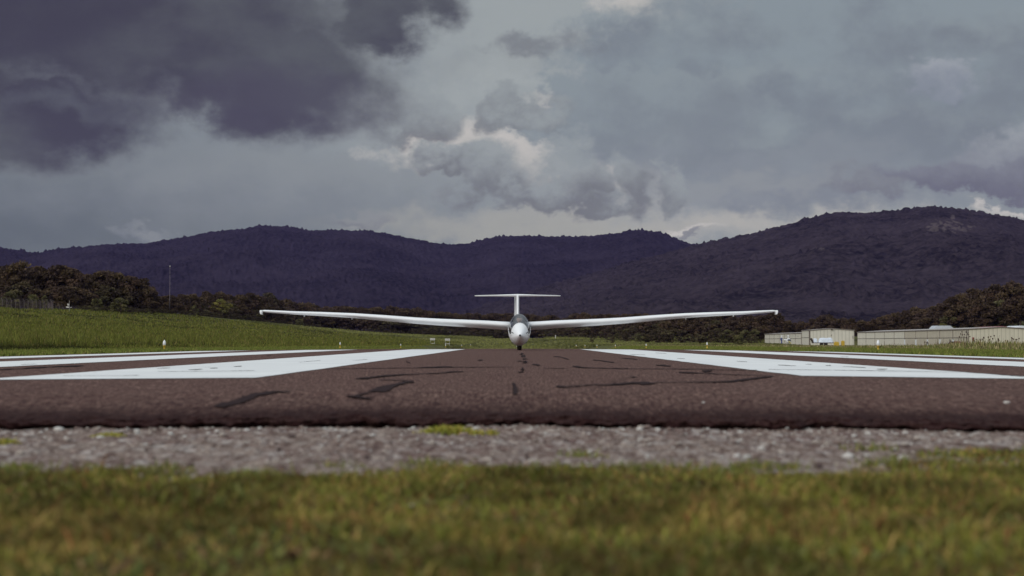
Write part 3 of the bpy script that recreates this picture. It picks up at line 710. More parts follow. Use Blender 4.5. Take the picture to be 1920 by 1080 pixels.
# ------------------------------------------------------------------ trees
def make_tree(seed, slim=1.0, cols=None, nl=17, per=230, low=.16, lsz=.030):
    r_ = random.Random(seed); g = np.random.RandomState(seed); H = 10.0
    tr = MB(); tr.tube((0, 0, -.6), (r_.uniform(-.2, .2), r_.uniform(-.2, .2), H*.45), .24, .15, 8, False)
    top = Vector((r_.uniform(-.2, .2), r_.uniform(-.2, .2), H*.45))
    lobes = []
    for i in range(nl):
        t_ = (i+.5)/nl; zz = H*(low+.1+(.82-low)*t_)
        rad = H*.30*slim*math.sin(math.pi*min(1, .22+.70*t_))**.7
        an = i*2.4+r_.uniform(-.5, .5); rr = rad*r_.uniform(.35, 1.0)
        p = Vector((math.cos(an)*rr, math.sin(an)*rr, zz+r_.uniform(-.3, .3))); lr = H*r_.uniform(.09, .165)
        lobes.append((p, lr))
        st = Vector((0, 0, min(zz*.7, H*.42)))
        mid = st.lerp(p, .5)+Vector((0, 0, -.2)); tr.tube(st, mid, .09, .06, 5, False); tr.tube(mid, p, .06, .02, 5, False)
    lobes.append((Vector((0, 0, H*.88)), H*.1)); tr.tube(top, (0, 0, H*.86), .15, .03, 6, False)
    P = []; C = []
    cols = cols or [(.10, .078, .040), (.115, .082, .045), (.082, .062, .036), (.13, .10, .05)]
    for (p, lr) in lobes:
        base = np.array(cols[r_.randrange(len(cols))])*r_.uniform(.75, 1.25)
        k = per; dv = g.normal(size=(k, 3)); dv /= np.linalg.norm(dv, axis=1)[:, None]; dv[:, 2] = np.where(dv[:, 2] < -.4, -dv[:, 2], dv[:, 2])
        ra = lr*(g.uniform(.35, 1, k)**.5)*(1+.35*(g.uniform(0, 1, k)-.5)); q = np.array(p)+dv*ra[:, None]*[1.1, 1.1, .85]
        P.append(q); C.append(base*g.uniform(.75, 1.2, (k, 1)))
    P = np.concatenate(P); C = np.concatenate(C); n = len(P)
    s_ = H*lsz*g.uniform(.6, 1.4, n); a_ = g.normal(size=(n, 3)); a_ /= np.linalg.norm(a_, axis=1)[:, None]
    b_ = np.cross(a_, g.normal(size=(n, 3))); b_ /= np.linalg.norm(b_, axis=1)[:, None]
    V = np.stack([P-a_*s_[:, None], P-b_*s_[:, None]*.6, P+a_*s_[:, None], P+b_*s_[:, None]*.6], 1).reshape(-1, 3)
    cr = mesh_np('crown', V, np.arange(4*n).reshape(-1, 4), M_LEAF, col=np.repeat(C, 4, 0))
    tk = tr.build('trunk', M_BARK)
    COL.objects.unlink(cr); COL.objects.unlink(tk)
    return tk.data, cr.data
dark_cols = [(.080, .052, .030), (.088, .054, .034), (.062, .040, .028), (.098, .066, .034)]
VARS = [make_tree(s, sl, dark_cols) for s, sl in ((1, 1.0), (2, 1.25), (3, .9), (4, 1.1), (5, 1.35), (6, 1.0))]
OLIVE = [make_tree(s, sl, [(.13, .12, .05), (.16, .14, .06), (.10, .09, .04)], low=.05) for s, sl in ((11, 1.3), (12, 1.5))]
YEL = [make_tree(21, 1.5, [(.19, .18, .045), (.23, .20, .05), (.11, .10, .035)], nl=10, low=.2)]
BUSH = [make_tree(s, 1.9, [(.085, .064, .034), (.10, .082, .04), (.065, .047, .03)], nl=12, per=200, low=-.05, lsz=.036) for s in (31, 32, 33)]
DARKP = [make_tree(41, .5, [(.06, .05, .03), (.07, .055, .035)], nl=14, low=.05)]
def tree(px, dist, top, var, label, group, cat='tree', name='tree', wide=1.0):
    X = (px-CX)/F*dist; Y = dist; zb = Tz(X, Y); zt = CH+(HY-top)/F*dist
    H = max(1.2, zt-zb); s_ = H/9.8
    o = empty(name, (X, Y, zb), rnd.uniform(0, 6.28), label, cat, group); o.scale = (s_*wide, s_*wide, s_)
    for nm, me in zip(('trunk', 'crown'), var):
        c_ = bpy.data.objects.new(nm, me); COL.objects.link(c_); c_.parent = o
    return o
def topline(pts):
    return lambda x: float(np.interp(x, [p[0] for p in pts], [p[1] for p in pts]))
TL = topline([(-60, 500), (0, 499), (30, 495), (65, 500), (90, 512), (105, 500), (130, 500), (160, 520), (180, 512), (215, 512), (240, 521), (260, 523), (290, 548), (320, 556), (380, 549), (430, 552), (500, 556), (560, 566), (600, 574), (660, 573),
              (700, 577), (760, 576), (800, 581), (850, 586), (900, 587), (940, 590), (1000, 592), (1060, 592), (1100, 590), (1180, 588), (1260, 588), (1340, 588), (1410, 590), (1450, 590), (1475, 596), (1495, 603), (1515, 597), (1560, 592), (1600, 595), (1625, 602), (1660, 592),
              (1690, 587), (1720, 577), (1750, 570), (1775, 567), (1800, 552), (1840, 546), (1870, 543), (1900, 534), (1920, 530), (1980, 525)])
def DL(x): return float(np.interp(x, [-100, 0, 150, 280, 330, 480, 600, 800, 1000, 1080, 1200, 1420, 1600, 1800, 2000], [400, 430, 440, 500, 560, 720, 900, 920, 930, 800, 640, 610, 560, 520, 500]))
def row(x0, x1, step, dd, dy, label, group, pool, jit=6, wide=1.0):
    x = x0
    while x < x1:
        d = DL(x)+dd+rnd.uniform(-10, 10)
        tree(x+rnd.uniform(-3, 3), d, TL(x)+dy+rnd.uniform(-jit*.4, jit), rnd.choice(pool), label, group, wide=wide*rnd.uniform(.9, 1.25)); x += step*rnd.uniform(.8, 1.25)
for (xx, tp) in [(5, 500), (32, 494), (62, 499), (100, 505), (110, 498), (135, 502), (158, 514), (188, 509), (212, 511), (247, 517), (262, 527), (280, 542)]:
    tree(xx, DL(xx)+rnd.uniform(-8, 12), tp, rnd.choice(VARS), 'tall dark brown-green tree in the high wood behind the fence on the left', 'tall trees of the left wood', wide=rnd.uniform(.85, 1.1))
row(-60, 292, 22, 30, 12, 'tall dark brown-green tree in the high wood behind the fence on the left', 'tall trees of the left wood', VARS, 12)
row(-60, 300, 20, -14, 32, 'lower dark tree at the foot of the left wood behind the fence', 'lower trees of the left wood', VARS+BUSH[:1], 16, 1.3)
row(290, 600, 13, 0, 1, 'dark rounded tree in the tree line above the grassy bank', 'tree line above the grassy bank', VARS, 7)
row(290, 610, 15, -30, 19, 'dark shrubby tree at the lower edge of the tree line above the bank', 'shrubby trees on top of the bank', VARS+BUSH, 10, 1.4)
row(600, 960, 9.5, 0, 0, 'far dark tree of the wood behind the glider wing on the left', 'far tree line behind the left wing', VARS, 6)
row(600, 960, 11, -28, 18, 'low dark tree in front of the far tree line left of the glider', 'low far trees left of the glider', VARS+BUSH, 9, 1.6)
row(960, 1105, 9, 0, 0, 'far dark tree of the wood right behind the glider nose', 'far tree line right of the glider', VARS, 6)
row(960, 1120, 9, -35, 20, 'low dark shrub tree at the far field edge right of the glider', 'low far shrubs right of the glider', VARS+BUSH, 9, 1.7)
row(1100, 1440, 12.5, 15, 1, 'dark rounded tree in the wood under the right wing', 'wood under the right wing', VARS, 7)
row(1105, 1440, 13, -25, 17, 'grey-green bushy tree at the front of the wood under the right wing', 'bushy trees under the right wing', VARS+OLIVE[:1]+BUSH, 12, 1.35)
row(1440, 1960, 15, 60, 0, 'dark tree in the wood rising behind the hangars', 'wood behind the hangars', VARS, 7)
row(1440, 1960, 17, 30, 20, 'dark lower tree directly behind the hangar roofs', 'lower trees behind the hangars', VARS+OLIVE[:1], 12, 1.2)
row(1640, 1960, 17, 80, 34, 'dark tree midway up the wooded slope at the right', 'trees midway up the right slope', VARS, 12, 1.2)
for (a0, a1, dd_, tp) in [(150, 300, -38, 577), (300, 480, -48, 582), (480, 600, -60, 598)]:
    x = a0
    while x < a1:
        yy = tp+(x-a0)/(a1-a0)*{150: 3, 300: 11, 480: 13}[a0]
        tree(x, DL(x)+dd_, yy+rnd.uniform(-3, 2), rnd.choice(BUSH), 'low dark undergrowth bush filling the foot of the wood on the bank crest', 'undergrowth along the bank crest', cat='bush', name='bush', wide=2.2); x += rnd.uniform(5, 9)
tree(415, DL(415)-45, 563, YEL[0], 'bright yellow-green tree glowing in front of the dark tree line', None, wide=1.3)
tree(363, DL(363)-45, 573, OLIVE[0], 'dull olive round tree left of the yellow-green one', None)
tree(562, 740, 598, OLIVE[1], 'pale olive bush under the left wing on the bank', None, wide=1.3)
tree(505, DL(505), 548, DARKP[0], 'narrow pointed dark tree rising above the line over the left wing tip', None)
tree(18, 372, 548, OLIVE[0], 'pale leafy tree standing right at the fence on the far left', None, wide=1.2)
tree(60, 372, 552, OLIVE[1], 'pale green leafy tree at the fence, second from the left', None)
tree(82, 378, 554, OLIVE[0], 'thin pale green tree at the fence beside the equipment post', None, wide=.6)
tree(179, 400, 560, OLIVE[1], 'small pale bush behind the fence on the left', None)
tree(225, 420, 559, OLIVE[0], 'wide dull green bush behind the middle of the fence', None, wide=1.5)
tree(1145, 560, 626, BUSH[0], 'grey-green round bush at the field edge right of the glider', None, cat='bush', name='bush')
tree(1110, 560, 630, BUSH[1], 'small dark bush at the field edge closest to the glider on the right', None, cat='bush', name='bush')
tree(1385, 420, 628, OLIVE[1], 'light feathery bush in the tall grass left of the hangars', None, cat='bush', name='bush', wide=1.3)
x = 1140
while x < 1418:
    tree(x, DL(x)-60, 622+rnd.uniform(-6, 6), rnd.choice(BUSH+OLIVE[:1]), 'low dark shrub in the hedge along the field edge under the right wing', 'shrubs along the right field edge', cat='bush', name='bush', wide=1.4); x += rnd.uniform(11, 17)
x = 590
while x < 950:
    tree(x, 840, 617+rnd.uniform(-4, 5), rnd.choice(BUSH), 'low dark shrub in the hedge along the far field edge behind the left wing', 'shrubs along the far left field edge', cat='bush', name='bush', wide=1.6); x += rnd.uniform(10, 15)

# ------------------------------------------------------------------ glider
GLX = 0.03; GY0 = 46.0
gl = empty('glider', (GLX, GY0, 0), R(.65), 'white single-seat sailplane standing nose-on on the runway with long raised wings and T tail', 'glider')
SEC = [(0.0, .420, .004, .424, .416), (.02, .42, .03, .45, .392), (.06, .42, .062, .482, .362), (.15, .42, .108, .53, .315), (.35, .43, .178, .635, .240), (.6, .45, .238, .765, .188), (.9, .49, .28, .890, .156), (1.3, .53, .308, 1.005, .136),
       (1.7, .55, .319, 1.055, .130), (2.1, .55, .312, 1.030, .140), (2.5, .54, .285, .955, .170), (3.0, .53, .225, .83, .225), (3.6, .52, .160, .70, .30), (4.3, .49, .120, .61, .345), (5.3, .46, .095, .55, .355), (6.2, .44, .085, .52, .355), (6.65, .44, .05, .50, .38)]
SS = np.array([s_[0] for s_ in SEC])
def secat(s):   # smooth (monotone-ish) interpolation using square-root parameter near the nose
    q = math.sqrt(s) if s > 0 else 0; Q = np.sqrt(SS)
    return [float(np.interp(q, Q, [r_[k] for r_ in SEC])) for k in (1, 2, 3, 4)]
def secsm(s):
    w_ = .04+.05*s; tot = np.zeros(4); tw = 0
    for k, wt in ((-1, .25), (-.5, .5), (0, .75), (.5, .5), (1, .25)):
        ss_ = max(0, s+k*w_*min(1, s*4)); tot += np.array(secat(ss_))*wt; tw += wt
    return tot/tw
def fpt(s, th, off=0.0):  # th from the top, positive to +X ; off outward
    zc, a_, zt, zb = secsm(s)
    up_ = zt-zc; dn = zc-zb; c_, s_ = math.cos(th), math.sin(th)
    x_ = (a_+off)*s_; z_ = zc+((up_ if c_ > 0 else dn)+off)*c_
    return Vector((x_, s, z_))
sv = sorted(set([0, .008, .02, .04, .07, .1, .15, .2, .27, .35, .43, .52, .6, .7, .8, .9, 1.05, 1.2, 1.35, 1.5, 1.65, 1.8, 1.95, 2.1, 2.25, 2.4, 2.6, 2.8, 3.0, 3.3, 3.6, 4, 4.5, 5, 5.5, 6, 6.3, 6.65]))
NTH = 64; THC = 22   # canopy covers +-THC steps of 64
S0, S1 = .6, 2.1
def thsill(j): return 2*math.pi*j/NTH
Vv = [fpt(s, 2*math.pi*j/NTH) for s in sv for j in range(NTH)]
body, glass = [], []
KC = 17
for i in range(len(sv)-1):
    for j in range(NTH):
        q = (i*NTH+j, i*NTH+(j+1) % NTH, (i+1)*NTH+(j+1) % NTH, (i+1)*NTH+j)
        jj = j+.5 if j < NTH/2 else j+.5-NTH
        kc = KC-3.5*sm(np.float64(sv[i]), .9, 2.0) if 1 else KC
        (glass if (S0 <= sv[i] < S1-1e-6 and abs(jj) < round(float(kc))) else body).append(q)
body.append(tuple(range(NTH))[::-1]); body.append(tuple((len(sv)-1)*NTH+j for j in range(NTH)))
mb = MB(); mb.add(Vv, body); fus = mb.build('fuselage', M_GEL, gl, True)
mb = MB(); mb.add(Vv, glass)
def glass_mat():
    t = MT('tinted_canopy_glass'); nt = t.t
    tr = t.n('ShaderNodeBsdfTransparent'); tr.inputs[0].default_value = (.80, .83, .87, 1)
    gsy = t.n('ShaderNodeBsdfGlossy'); gsy.inputs['Roughness'].default_value = .03; gsy.inputs[0].default_value = (1, 1, 1, 1)
    fr = t.n('ShaderNodeFresnel'); fr.inputs[0].default_value = 1.52
    k = t.math('MULTIPLY_ADD', fr.outputs[0], 1.0)
    k = t.math('ADD', t.math('MULTIPLY', fr.outputs[0], .75), .03)
    mx = t.n('ShaderNodeMixShader'); t.link(k, mx.inputs[0]); t.link(tr.outputs[0], mx.inputs[1]); t.link(gsy.outputs[0], mx.inputs[2])
    t.link(mx.outputs[0], nt.nodes['Material Output'].inputs[0]); return t.m
canopy = mb.build('canopy', glass_mat(), gl, True)
# canopy frame: strips around the opening
fr = MB()
def strip(fn, n, wdt):
    a_ = [fn(i/n) for i in range(n+1)]
    vs = []
    for (s, th) in a_:
        for ds, off in ((-wdt, .002), (-wdt, .010), (wdt, .010), (wdt, .002)): vs.append(fpt(max(0, s+ds), th, off))
    fr.add(vs, [(4*i+k, 4*i+(k+1) % 4, 4*i+4+(k+1) % 4, 4*i+4+k) for i in range(n) for k in range(4)])
tm0, tm1 = 2*math.pi*KC/NTH, 2*math.pi*(KC-3.5)/NTH
strip(lambda t_: (S0, -tm0+2*tm0*t_), 40, .014); strip(lambda t_: (S1, -tm1+2*tm1*t_), 40, .02)
def strip2(sg):
    vs = []; n = 30
    for i in range(n+1):
        s = S0+(S1-S0)*i/n; th = sg*2*math.pi*(round(float(KC-3.5*sm(np.float64(s), .9, 2.0))))/NTH
        for dt, off in ((-.045, .002), (-.045, .011), (.045, .011), (.045, .002)): vs.append(fpt(s, th+dt, off))
    fr.add(vs, [(4*i+k, 4*i+(k+1) % 4, 4*i+4+(k+1) % 4, 4*i+4+k) for i in range(n) for k in range(4)])
strip2(1); strip2(-1)
fr.build('canopy_frame', M_GEL, canopy, True)
# cockpit tub and seat
tb = MB(); n = 20; vs = []
ts = [.62, .8, 1.0, 1.3, 1.6, 1.9, 2.08]
for s in ts:
    for j in range(n+1):
        th = tm1*1.05+(2*math.pi-2*tm1*1.05)*j/n; vs.append(fpt(s, th, -.022))
fs_ = [(i*(n+1)+j, i*(n+1)+j+1, (i+1)*(n+1)+j+1, (i+1)*(n+1)+j) for i in range(len(ts)-1) for j in range(n)]
tb.add(vs, fs_); ring = [fpt(2.09, 2*math.pi*j/24, -.02) for j in range(24)]; tb.add(ring, [tuple(range(24))])
tb.build('cockpit_tub', M_DARK, gl, True)
pn_ = MB(); pn_.prism([(-.20, .40), (.20, .40), (.19, .60), (.12, .69), (-.12, .69), (-.19, .60)], .74, .78)
pn_.build('instrument_panel', M_BLACK, gl, bevel=.01)
st_ = MB(); st_.box(-.21, .21, 1.62, 1.70, .22, .80); st_.box(-.10, .10, 1.72, 1.80, .78, .98); st_.box(-.21, .21, 1.15, 1.66, .20, .25)
st_.build('seat', plain('seat_fabric', (.10, .10, .115), .9), gl, bevel=.03)
# nose vent
nv = MB(); nv.lathe((0, 0, 0), [(.0, -.012), (.030, -.012), (.026, .014), (0, .014)], 16); vo_ = nv.build('nose_vent', M_BLACK, gl)
vo_.rotation_euler = (R(90), 0, 0); vo_.location = (0, .003, .420)
# side stripes
for sg in (-1, 1):
    mbs = MB(); vs = []; n = 40
    for i in range(n+1):
        t_ = i/n; s = .36+(2.3-.36)*t_; zc, a_, zt, zb = secsm(s); zt_ = .475+.125*t_**.6; hw = .010+.022*min(1, t_*1.6)
        for zz in (zt_-hw, zt_+hw):
            c_ = (zz-zc)/((zt-zc) if zz > zc else (zc-zb)); th = math.acos(max(-1, min(1, c_)))*sg; vs.append(fpt(s, th, .003))
    mbs.add(vs, [(2*i, 2*i+1, 2*i+3, 2*i+2) for i in range(n)]); mbs.build('side_stripe', M_STRIPE, gl, True)
# wings
def airfoil(n=18, t_=.16, m_=.035):
    up_, lo = [], []
    for i in range(n+1):
        x = (1-math.cos(math.pi*i/n))/2
        yt = 5*t_*(.2969*math.sqrt(x)-.126*x-.3516*x*x+.2843*x**3-.1036*x**4); p = .4
        yc = m_/p**2*(2*p*x-x*x) if x < p else m_/(1-p)**2*((1-2*p)+2*p*x-x*x)
        up_.append((x, yc+yt)); lo.append((x, yc-yt))
    return up_[::-1]+lo[1:-1]
def loft(secs, name, mat, parent, vertical=False):
    mbw = MB(); k = None; vs = []
    for (sp, yle, zle, ch, al, th, cam_) in secs:
        af = airfoil(t_=th, m_=cam_); k = len(af)
        for (x, z) in af:
            yy = x*ch; zz = z*ch
            y_ = yle+yy*math.cos(al)+zz*math.sin(al); z_ = -yy*math.sin(al)+zz*math.cos(al)
            vs.append((z_+zle, y_, sp) if vertical else (sp, y_, zle+z_))
    m_ = len(secs); fs_ = [(j*k+i, j*k+(i+1) % k, (j+1)*k+(i+1) % k, (j+1)*k+i) for j in range(m_-1) for i in range(k)]
    fs_ += [tuple(range(k))[::-1], tuple((m_-1)*k+i for i in range(k))]
    mbw.add(vs, fs_); return mbw.build(name, mat, parent, True)
def wing_z(s): return float(np.interp(s, [.25, .5, 2, 3.9, 5.77, 7.3, 7.5], [.722, .735, .825, .945, 1.065, 1.135, 1.14]))
for sg in (-1, 1):
    secs = []
    for s in [.18, .5, 1, 1.6, 2.3, 3, 3.9, 4.8, 5.77, 6.5, 7.1, 7.4, 7.5]:
        ch = float(np.interp(s, [.18, .5, 3.9, 5.8, 7.3, 7.45, 7.5], [1.05, 1.0, .80, .60, .42, .36, .22])); al = R(float(np.interp(s, [.2, 7.5], [8.5, 5.5])))
        secs.append((sg*s, 1.85+float(np.interp(s, [0, 7.3, 7.5], [0, .16, .24])), wing_z(s)+.012*math.sin(s*1.7), ch, al, float(np.interp(s, [0, 7.5], [.205, .165])), .03))
    if sg < 0: secs = secs[::-1]
    wg = loft(secs, 'wing', M_GEL, gl)
    tip = MB(); tip.prism([(sg*7.44, 1.155), (sg*7.50, 1.165), (sg*7.535, 1.15), (sg*7.53, 1.09), (sg*7.505, 1.035), (sg*7.47, 1.04), (sg*7.475, 1.09)], 2.03, 2.30)
    tip.build('wingtip_skid', M_GEL, wg, True, bevel=.008)
    fl = MB(); z0 = wing_z(4.6)
    # hinge fairings and aileron gap under the wing
    for s in (3.2, 4.9, 6.3):
        zz = wing_z(s)-.115+.02*s/7; fl.box(sg*s-.008, sg*s+.008, 2.48, 2.62, zz-.012+.0, zz+.03)
    fl.build('aileron_hinge', M_GEL, wg)
    rt = MB()   # root fairing
# tailplane, fin, rudder
ts_ = []
for s in [-1.36, -1.33, -1.2, -.7, 0, .7, 1.2, 1.33, 1.36]:
    a_ = abs(s); ch = float(np.interp(a_, [0, 1.2, 1.33, 1.36], [.50, .34, .28, .15])); ts_.append((s, 6.1+float(np.interp(a_, [0, 1.3, 1.36], [0, .08, .15])), 1.715-.012*a_, ch, R(3), float(np.interp(a_, [0, .25, 1.36], [.17, .13, .11])), 0.0))
tp = loft(ts_, 'tailplane', M_GEL, gl)
fn = loft([(.36, 5.65, 0, .82, 0, .125, 0), (.7, 5.72, 0, .74, 0, .13, 0), (1.2, 5.86, 0, .62, 0, .15, 0), (1.68, 5.98, 0, .50, 0, .17, 0), (1.70, 5.99, 0, .46, 0, .15, 0)], 'fin', M_GEL, gl, True)
rd = MB(); hinge = 6.46
rd.add([(-.030, 0, .42), (.030, 0, .42), (0, .36, .42), (-.030, 0, 1.68), (.030, 0, 1.68), (0, .28, 1.68)], [(0, 1, 2), (5, 4, 3), (0, 3, 4, 1), (1, 4, 5, 2), (2, 5, 3, 0)])
rdo = rd.build('rudder', M_GEL, fn); rdo.location = (-.012, hinge+.02, 0); rdo.rotation_euler = (0, 0, R(17))
# wheel
mw = MB(); mw.lathe((0, 1.55, .178), [(.10, -.064), (.155, -.066), (.172, -.05), (.179, -.02), (.179, .02), (.172, .05), (.155, .066), (.10, .064)], 32, 'x')
wh = mw.build('main_wheel', M_RUB, gl, True)
rm_ = MB(); rm_.lathe((0, 1.55, .178), [(.02, -.069), (.095, -.067), (.1, -.05), (.1, .05), (.095, .067), (.02, .069)], 20, 'x'); rm_.build('rim', M_ALU, wh)
for sg in (-1, 1):
    gd = MB(); gd.box(sg*.078-.004, sg*.078+.004, 1.36, 1.78, .085, .17); gd.build('gear_door', M_GEL, gl, bevel=.003)
hk = MB(); hk.box(-.055, -.015, 1.18, 1.22, .128, .142); hk.box(.015, .055, 1.18, 1.22, .128, .142); hk.build('tow_hook', M_ALU, gl)
tw = MB(); tw.lathe((0, 6.25, .30), [(.03, -.03), (.075, -.03), (.08, 0), (.075, .03), (.03, .03)], 20, 'x'); tw.build('tail_wheel', M_RUB, gl, True)
ant = MB()

# pilot
pil = bpy.data.meshes.new('person'); bmv = bmesh.new(); sk_ = bmv.verts.layers.skin.verify()
def J(p, r_, par=None, root=False):
    v = bmv.verts.new(p); v[sk_].radius = (r_, r_) if not isinstance(r_, tuple) else r_; v[sk_].use_root = root
    if par is not None: bmv.edges.new((par, v))
    return v
pel_ = J((0, 1.38, .34), (.15, .11), None, True); wai = J((0, 1.48, .44), (.14, .10), pel_); che = J((0, 1.57, .58), (.165, .11), wai); upc = J((0, 1.61, .67), (.13, .08), che)
nk = J((0, 1.61, .745), .052, upc); J((0, 1.595, .80), .05, nk)
for sg in (-1, 1):
    sh = J((sg*.175, 1.60, .655), .062, upc); eb = J((sg*.235, 1.45, .46), .045, sh); wr = J((sg*.10, 1.24, .47), .028, eb); pm = J((sg*.075, 1.19, .475), (.036, .018), wr)
    for i, ln in enumerate((.07, .08, .074, .06)):
        f0 = J((sg*(.095-.018*i), 1.15, .485+.004*i), .009, pm); f1 = J((sg*(.09-.018*i), 1.15-ln*.5, .475), .0085, f0); J((sg*(.085-.018*i), 1.15-ln*.45, .452), .008, f1)
    t0 = J((sg*.045, 1.19, .492), .010, pm); J((sg*.025, 1.165, .488), .009, t0)
    hp = J((sg*.09, 1.30, .32), .085, pel_); kn = J((sg*.12, .98, .44), .058, hp); an = J((sg*.10, .72, .33), .04, kn); J((sg*.10, .66, .40), .035, an)
bmv.to_mesh(pil); bmv.free()
po = bpy.data.objects.new('person', pil); COL.objects.link(po)
md = po.modifiers.new('skin', 'SKIN'); md.use_smooth_shade = True; md2 = po.modifiers.new('sub', 'SUBSURF'); md2.levels = 1; md2.render_levels = 2
M_SKIN = plain('skin', (.50, .30, .22), .55, var=.08); M_SHIRT = plain('grey_blue_shirt', (.14, .15, .19), .9)
pil.materials.append(M_SHIRT)
po.location = (GLX, GY0, 0); po.rotation_euler = (0, 0, R(.65))
tag(po, 'pilot in a grey-blue shirt seated under the tinted canopy facing the camera', 'person')
bmh = bmesh.new(); bmesh.ops.create_uvsphere(bmh, u_segments=32, v_segments=24, radius=1)
for v in bmh.verts:
    x, y, z = v.co; fx = x*.074; fz = z*.115; fy = y*.094
    if z < 0: fx *= 1-.28*z*z; fy *= 1-.12*z*z
    if y < 0:
        fy = max(fy, -.086) if abs(z) < .7 else fy
        for ex in (-.030, .030): fy += .012*math.exp(-((fx-ex)/.014)**2-((fz-.008)/.011)**2)
        fy -= .024*math.exp(-(fx/.011)**2-((fz+.022)/.017)**2)+.010*math.exp(-(fx/.009)**2-((fz-.004)/.018)**2)
        fy -= .006*math.exp(-(fx/.022)**2-((fz+.055)/.010)**2); fy -= .007*math.exp(-(fx/.018)**2-((fz+.095)/.014)**2)
    for ex in (-1, 1): fx += ex*.014*math.exp(-((x-ex)/.25)**2-((fz+.002)/.024)**2-((fy-.012)/.016)**2)
    v.co = (fx, fy, fz)
hm = bpy.data.meshes.new('head'); bmh.to_mesh(hm); bmh.free(); hm.materials.append(M_SKIN)
for p in hm.polygons: p.use_smooth = True
ho = bpy.data.objects.new('head', hm); COL.objects.link(ho); ho.parent = po; ho.location = (0, 1.57, .885)
hb = MB(); vs = []
for i in range(12):
    ph = math.pi*.5*i/11
    for j in range(24):
        t_ = 2*math.pi*j/24; yy = math.cos(ph)*math.sin(t_); zz = math.sin(ph)
        base_z = .045 if yy < -.2 else (-.03 if yy > .2 else .0)
        vs.append((.079*math.cos(ph)*math.cos(t_), .099*yy+.006, base_z+(.122-base_z)*zz))
hb.add(vs, [(i*24+j, i*24+(j+1) % 24, (i+1)*24+(j+1) % 24, (i+1)*24+j) for i in range(11) for j in range(24)])
hr = hb.build('hair', plain('brown_hair', (.05, .032, .022), .8), po, True); hr.location = ho.location
for sg in (-1, 1):
    eb_ = MB(); eb_.lathe((0, 0, 0), [(.001, -.009), (.006, -.007), (.009, 0), (.006, .007), (.001, .009)], 12); eo = eb_.build('eye', M_BLACK, po, True); eo.location = (sg*.030, 1.57-.072, .893)
mo = MB(); mo.box(-.022, .022, -.0915, -.080, -.061, -.056); m_o = mo.build('mouth', plain('lips', (.30, .12, .10), .6), po, bevel=.002); m_o.location = ho.location

# ------------------------------------------------------------------ runway edge lights
M_YEL = plain('yellow_paint', (.55, .36, .04), .5); M_LENS = plain('white_lens', (.80, .82, .84), .25)
def edge_light():
    o = empty('runway_light', (0, 0, 0))
    b_ = MB(); b_.lathe((0, 0, 0), [(.08, -.03), (.08, .02), (.045, .035), (.034, .04), (.034, .15), (.05, .16), (.06, .175), (.06, .19), (.04, .19)], 16); b_.build('base', M_YEL, o, True)
    l_ = MB(); l_.lathe((0, 0, 0), [(.042, .192), (.055, .20), (.060, .24), (.055, .29), (.042, .335), (.02, .365), (.004, .39)], 20); l_.build('lens', M_LENS, o, True)
    return o
def copy_tree(o):
    r_ = o.copy(); COL.objects.link(r_)
    for ch in o.children:
        c_ = ch.copy(); COL.objects.link(c_); c_.parent = r_
    return r_
lights = [(-13, 62, 1.0, 'nearest white-domed runway light at the foot of the left bank'), (13.45, 62, 1.05, 'nearest white-domed runway light on a yellow base, in the grass before the long hangar'),
          (-13, 123, 1, 'second runway light along the left runway edge'), (-13, 186, 1, 'third runway light along the left edge, between bank and signs'),
          (13, 117, 1, 'second runway light along the right runway edge'), (13, 173, 1, 'third runway light along the right edge'), (13, 228, 1, 'fourth runway light along the right edge'),
          (13, 282, 1.1, 'fifth runway light along the right edge'), (13, 333, 1.2, 'sixth runway light along the right edge'), (13, 384, 1.3, 'farthest runway light along the right edge, nearest the glider'),
          (-13, 384, 1.3, 'farthest runway light on the left, just left of the glider'), (-13, 455, 1.4, 'very distant runway light beside the glider nose on the left'),
          (-13, 300, 1.2, 'runway light standing beside the right-hand distance sign')]
l0 = edge_light()
for i, (X, Y, s_, lab) in enumerate(lights):
    o = l0 if i == 0 else copy_tree(l0)
    X = X if abs(X) > 13.2 else math.copysign(13.3, X)
    o.location = (X, Y, Tz(X, Y)+.01+(.12 if Y > 100 else 0)); o.scale = (s_*(.9 if Y > 100 else 1),)*2+(s_*1.05,); tag(o, lab, 'runway light', 'runway edge lights')
# distance boards
M_WHITE = plain('white_board', (.62, .60, .56), .6)
def board(px, Y, label, w_=.95):
    X = (px-CX)/F*Y; z = Tz(X, Y); o = empty('distance_sign', (X, Y, z), 0, label, 'sign', 'white boards beside the far runway')
    b_ = MB(); b_.box(-w_/2, w_/2, -.03, .03, .95, 1.35); b_.build('board', M_WHITE, o, bevel=.01)
    t_ = MB()
    for q in range(4):
        xx = -w_/2+.12+q*.2; t_.box(xx, xx+.04, -.037, -.031, 1.03, 1.27); t_.box(xx, xx+.12, -.0385, -.0325, 1.12+.03*(q % 3), 1.16+.03*(q % 3))
    t_.build('lettering', M_DARK, o)
    for sx_ in (-w_*.42, w_*.42):
        l_ = MB(); l_.tube((sx_, .045, -.1), (sx_, .045, 1.2), .02, n=6); l_.build('leg', M_WHITE, o)
    c_ = MB(); c_.box(-w_/2, w_/2, -.02, .02, .28, .36); c_.build('crossbar', M_WHITE, o)
    return o
board(811, 330, 'left white lettered board beside the far runway, left of the glider', .95); board(839, 330, 'right white lettered board beside the far runway, nearer the glider', .98)

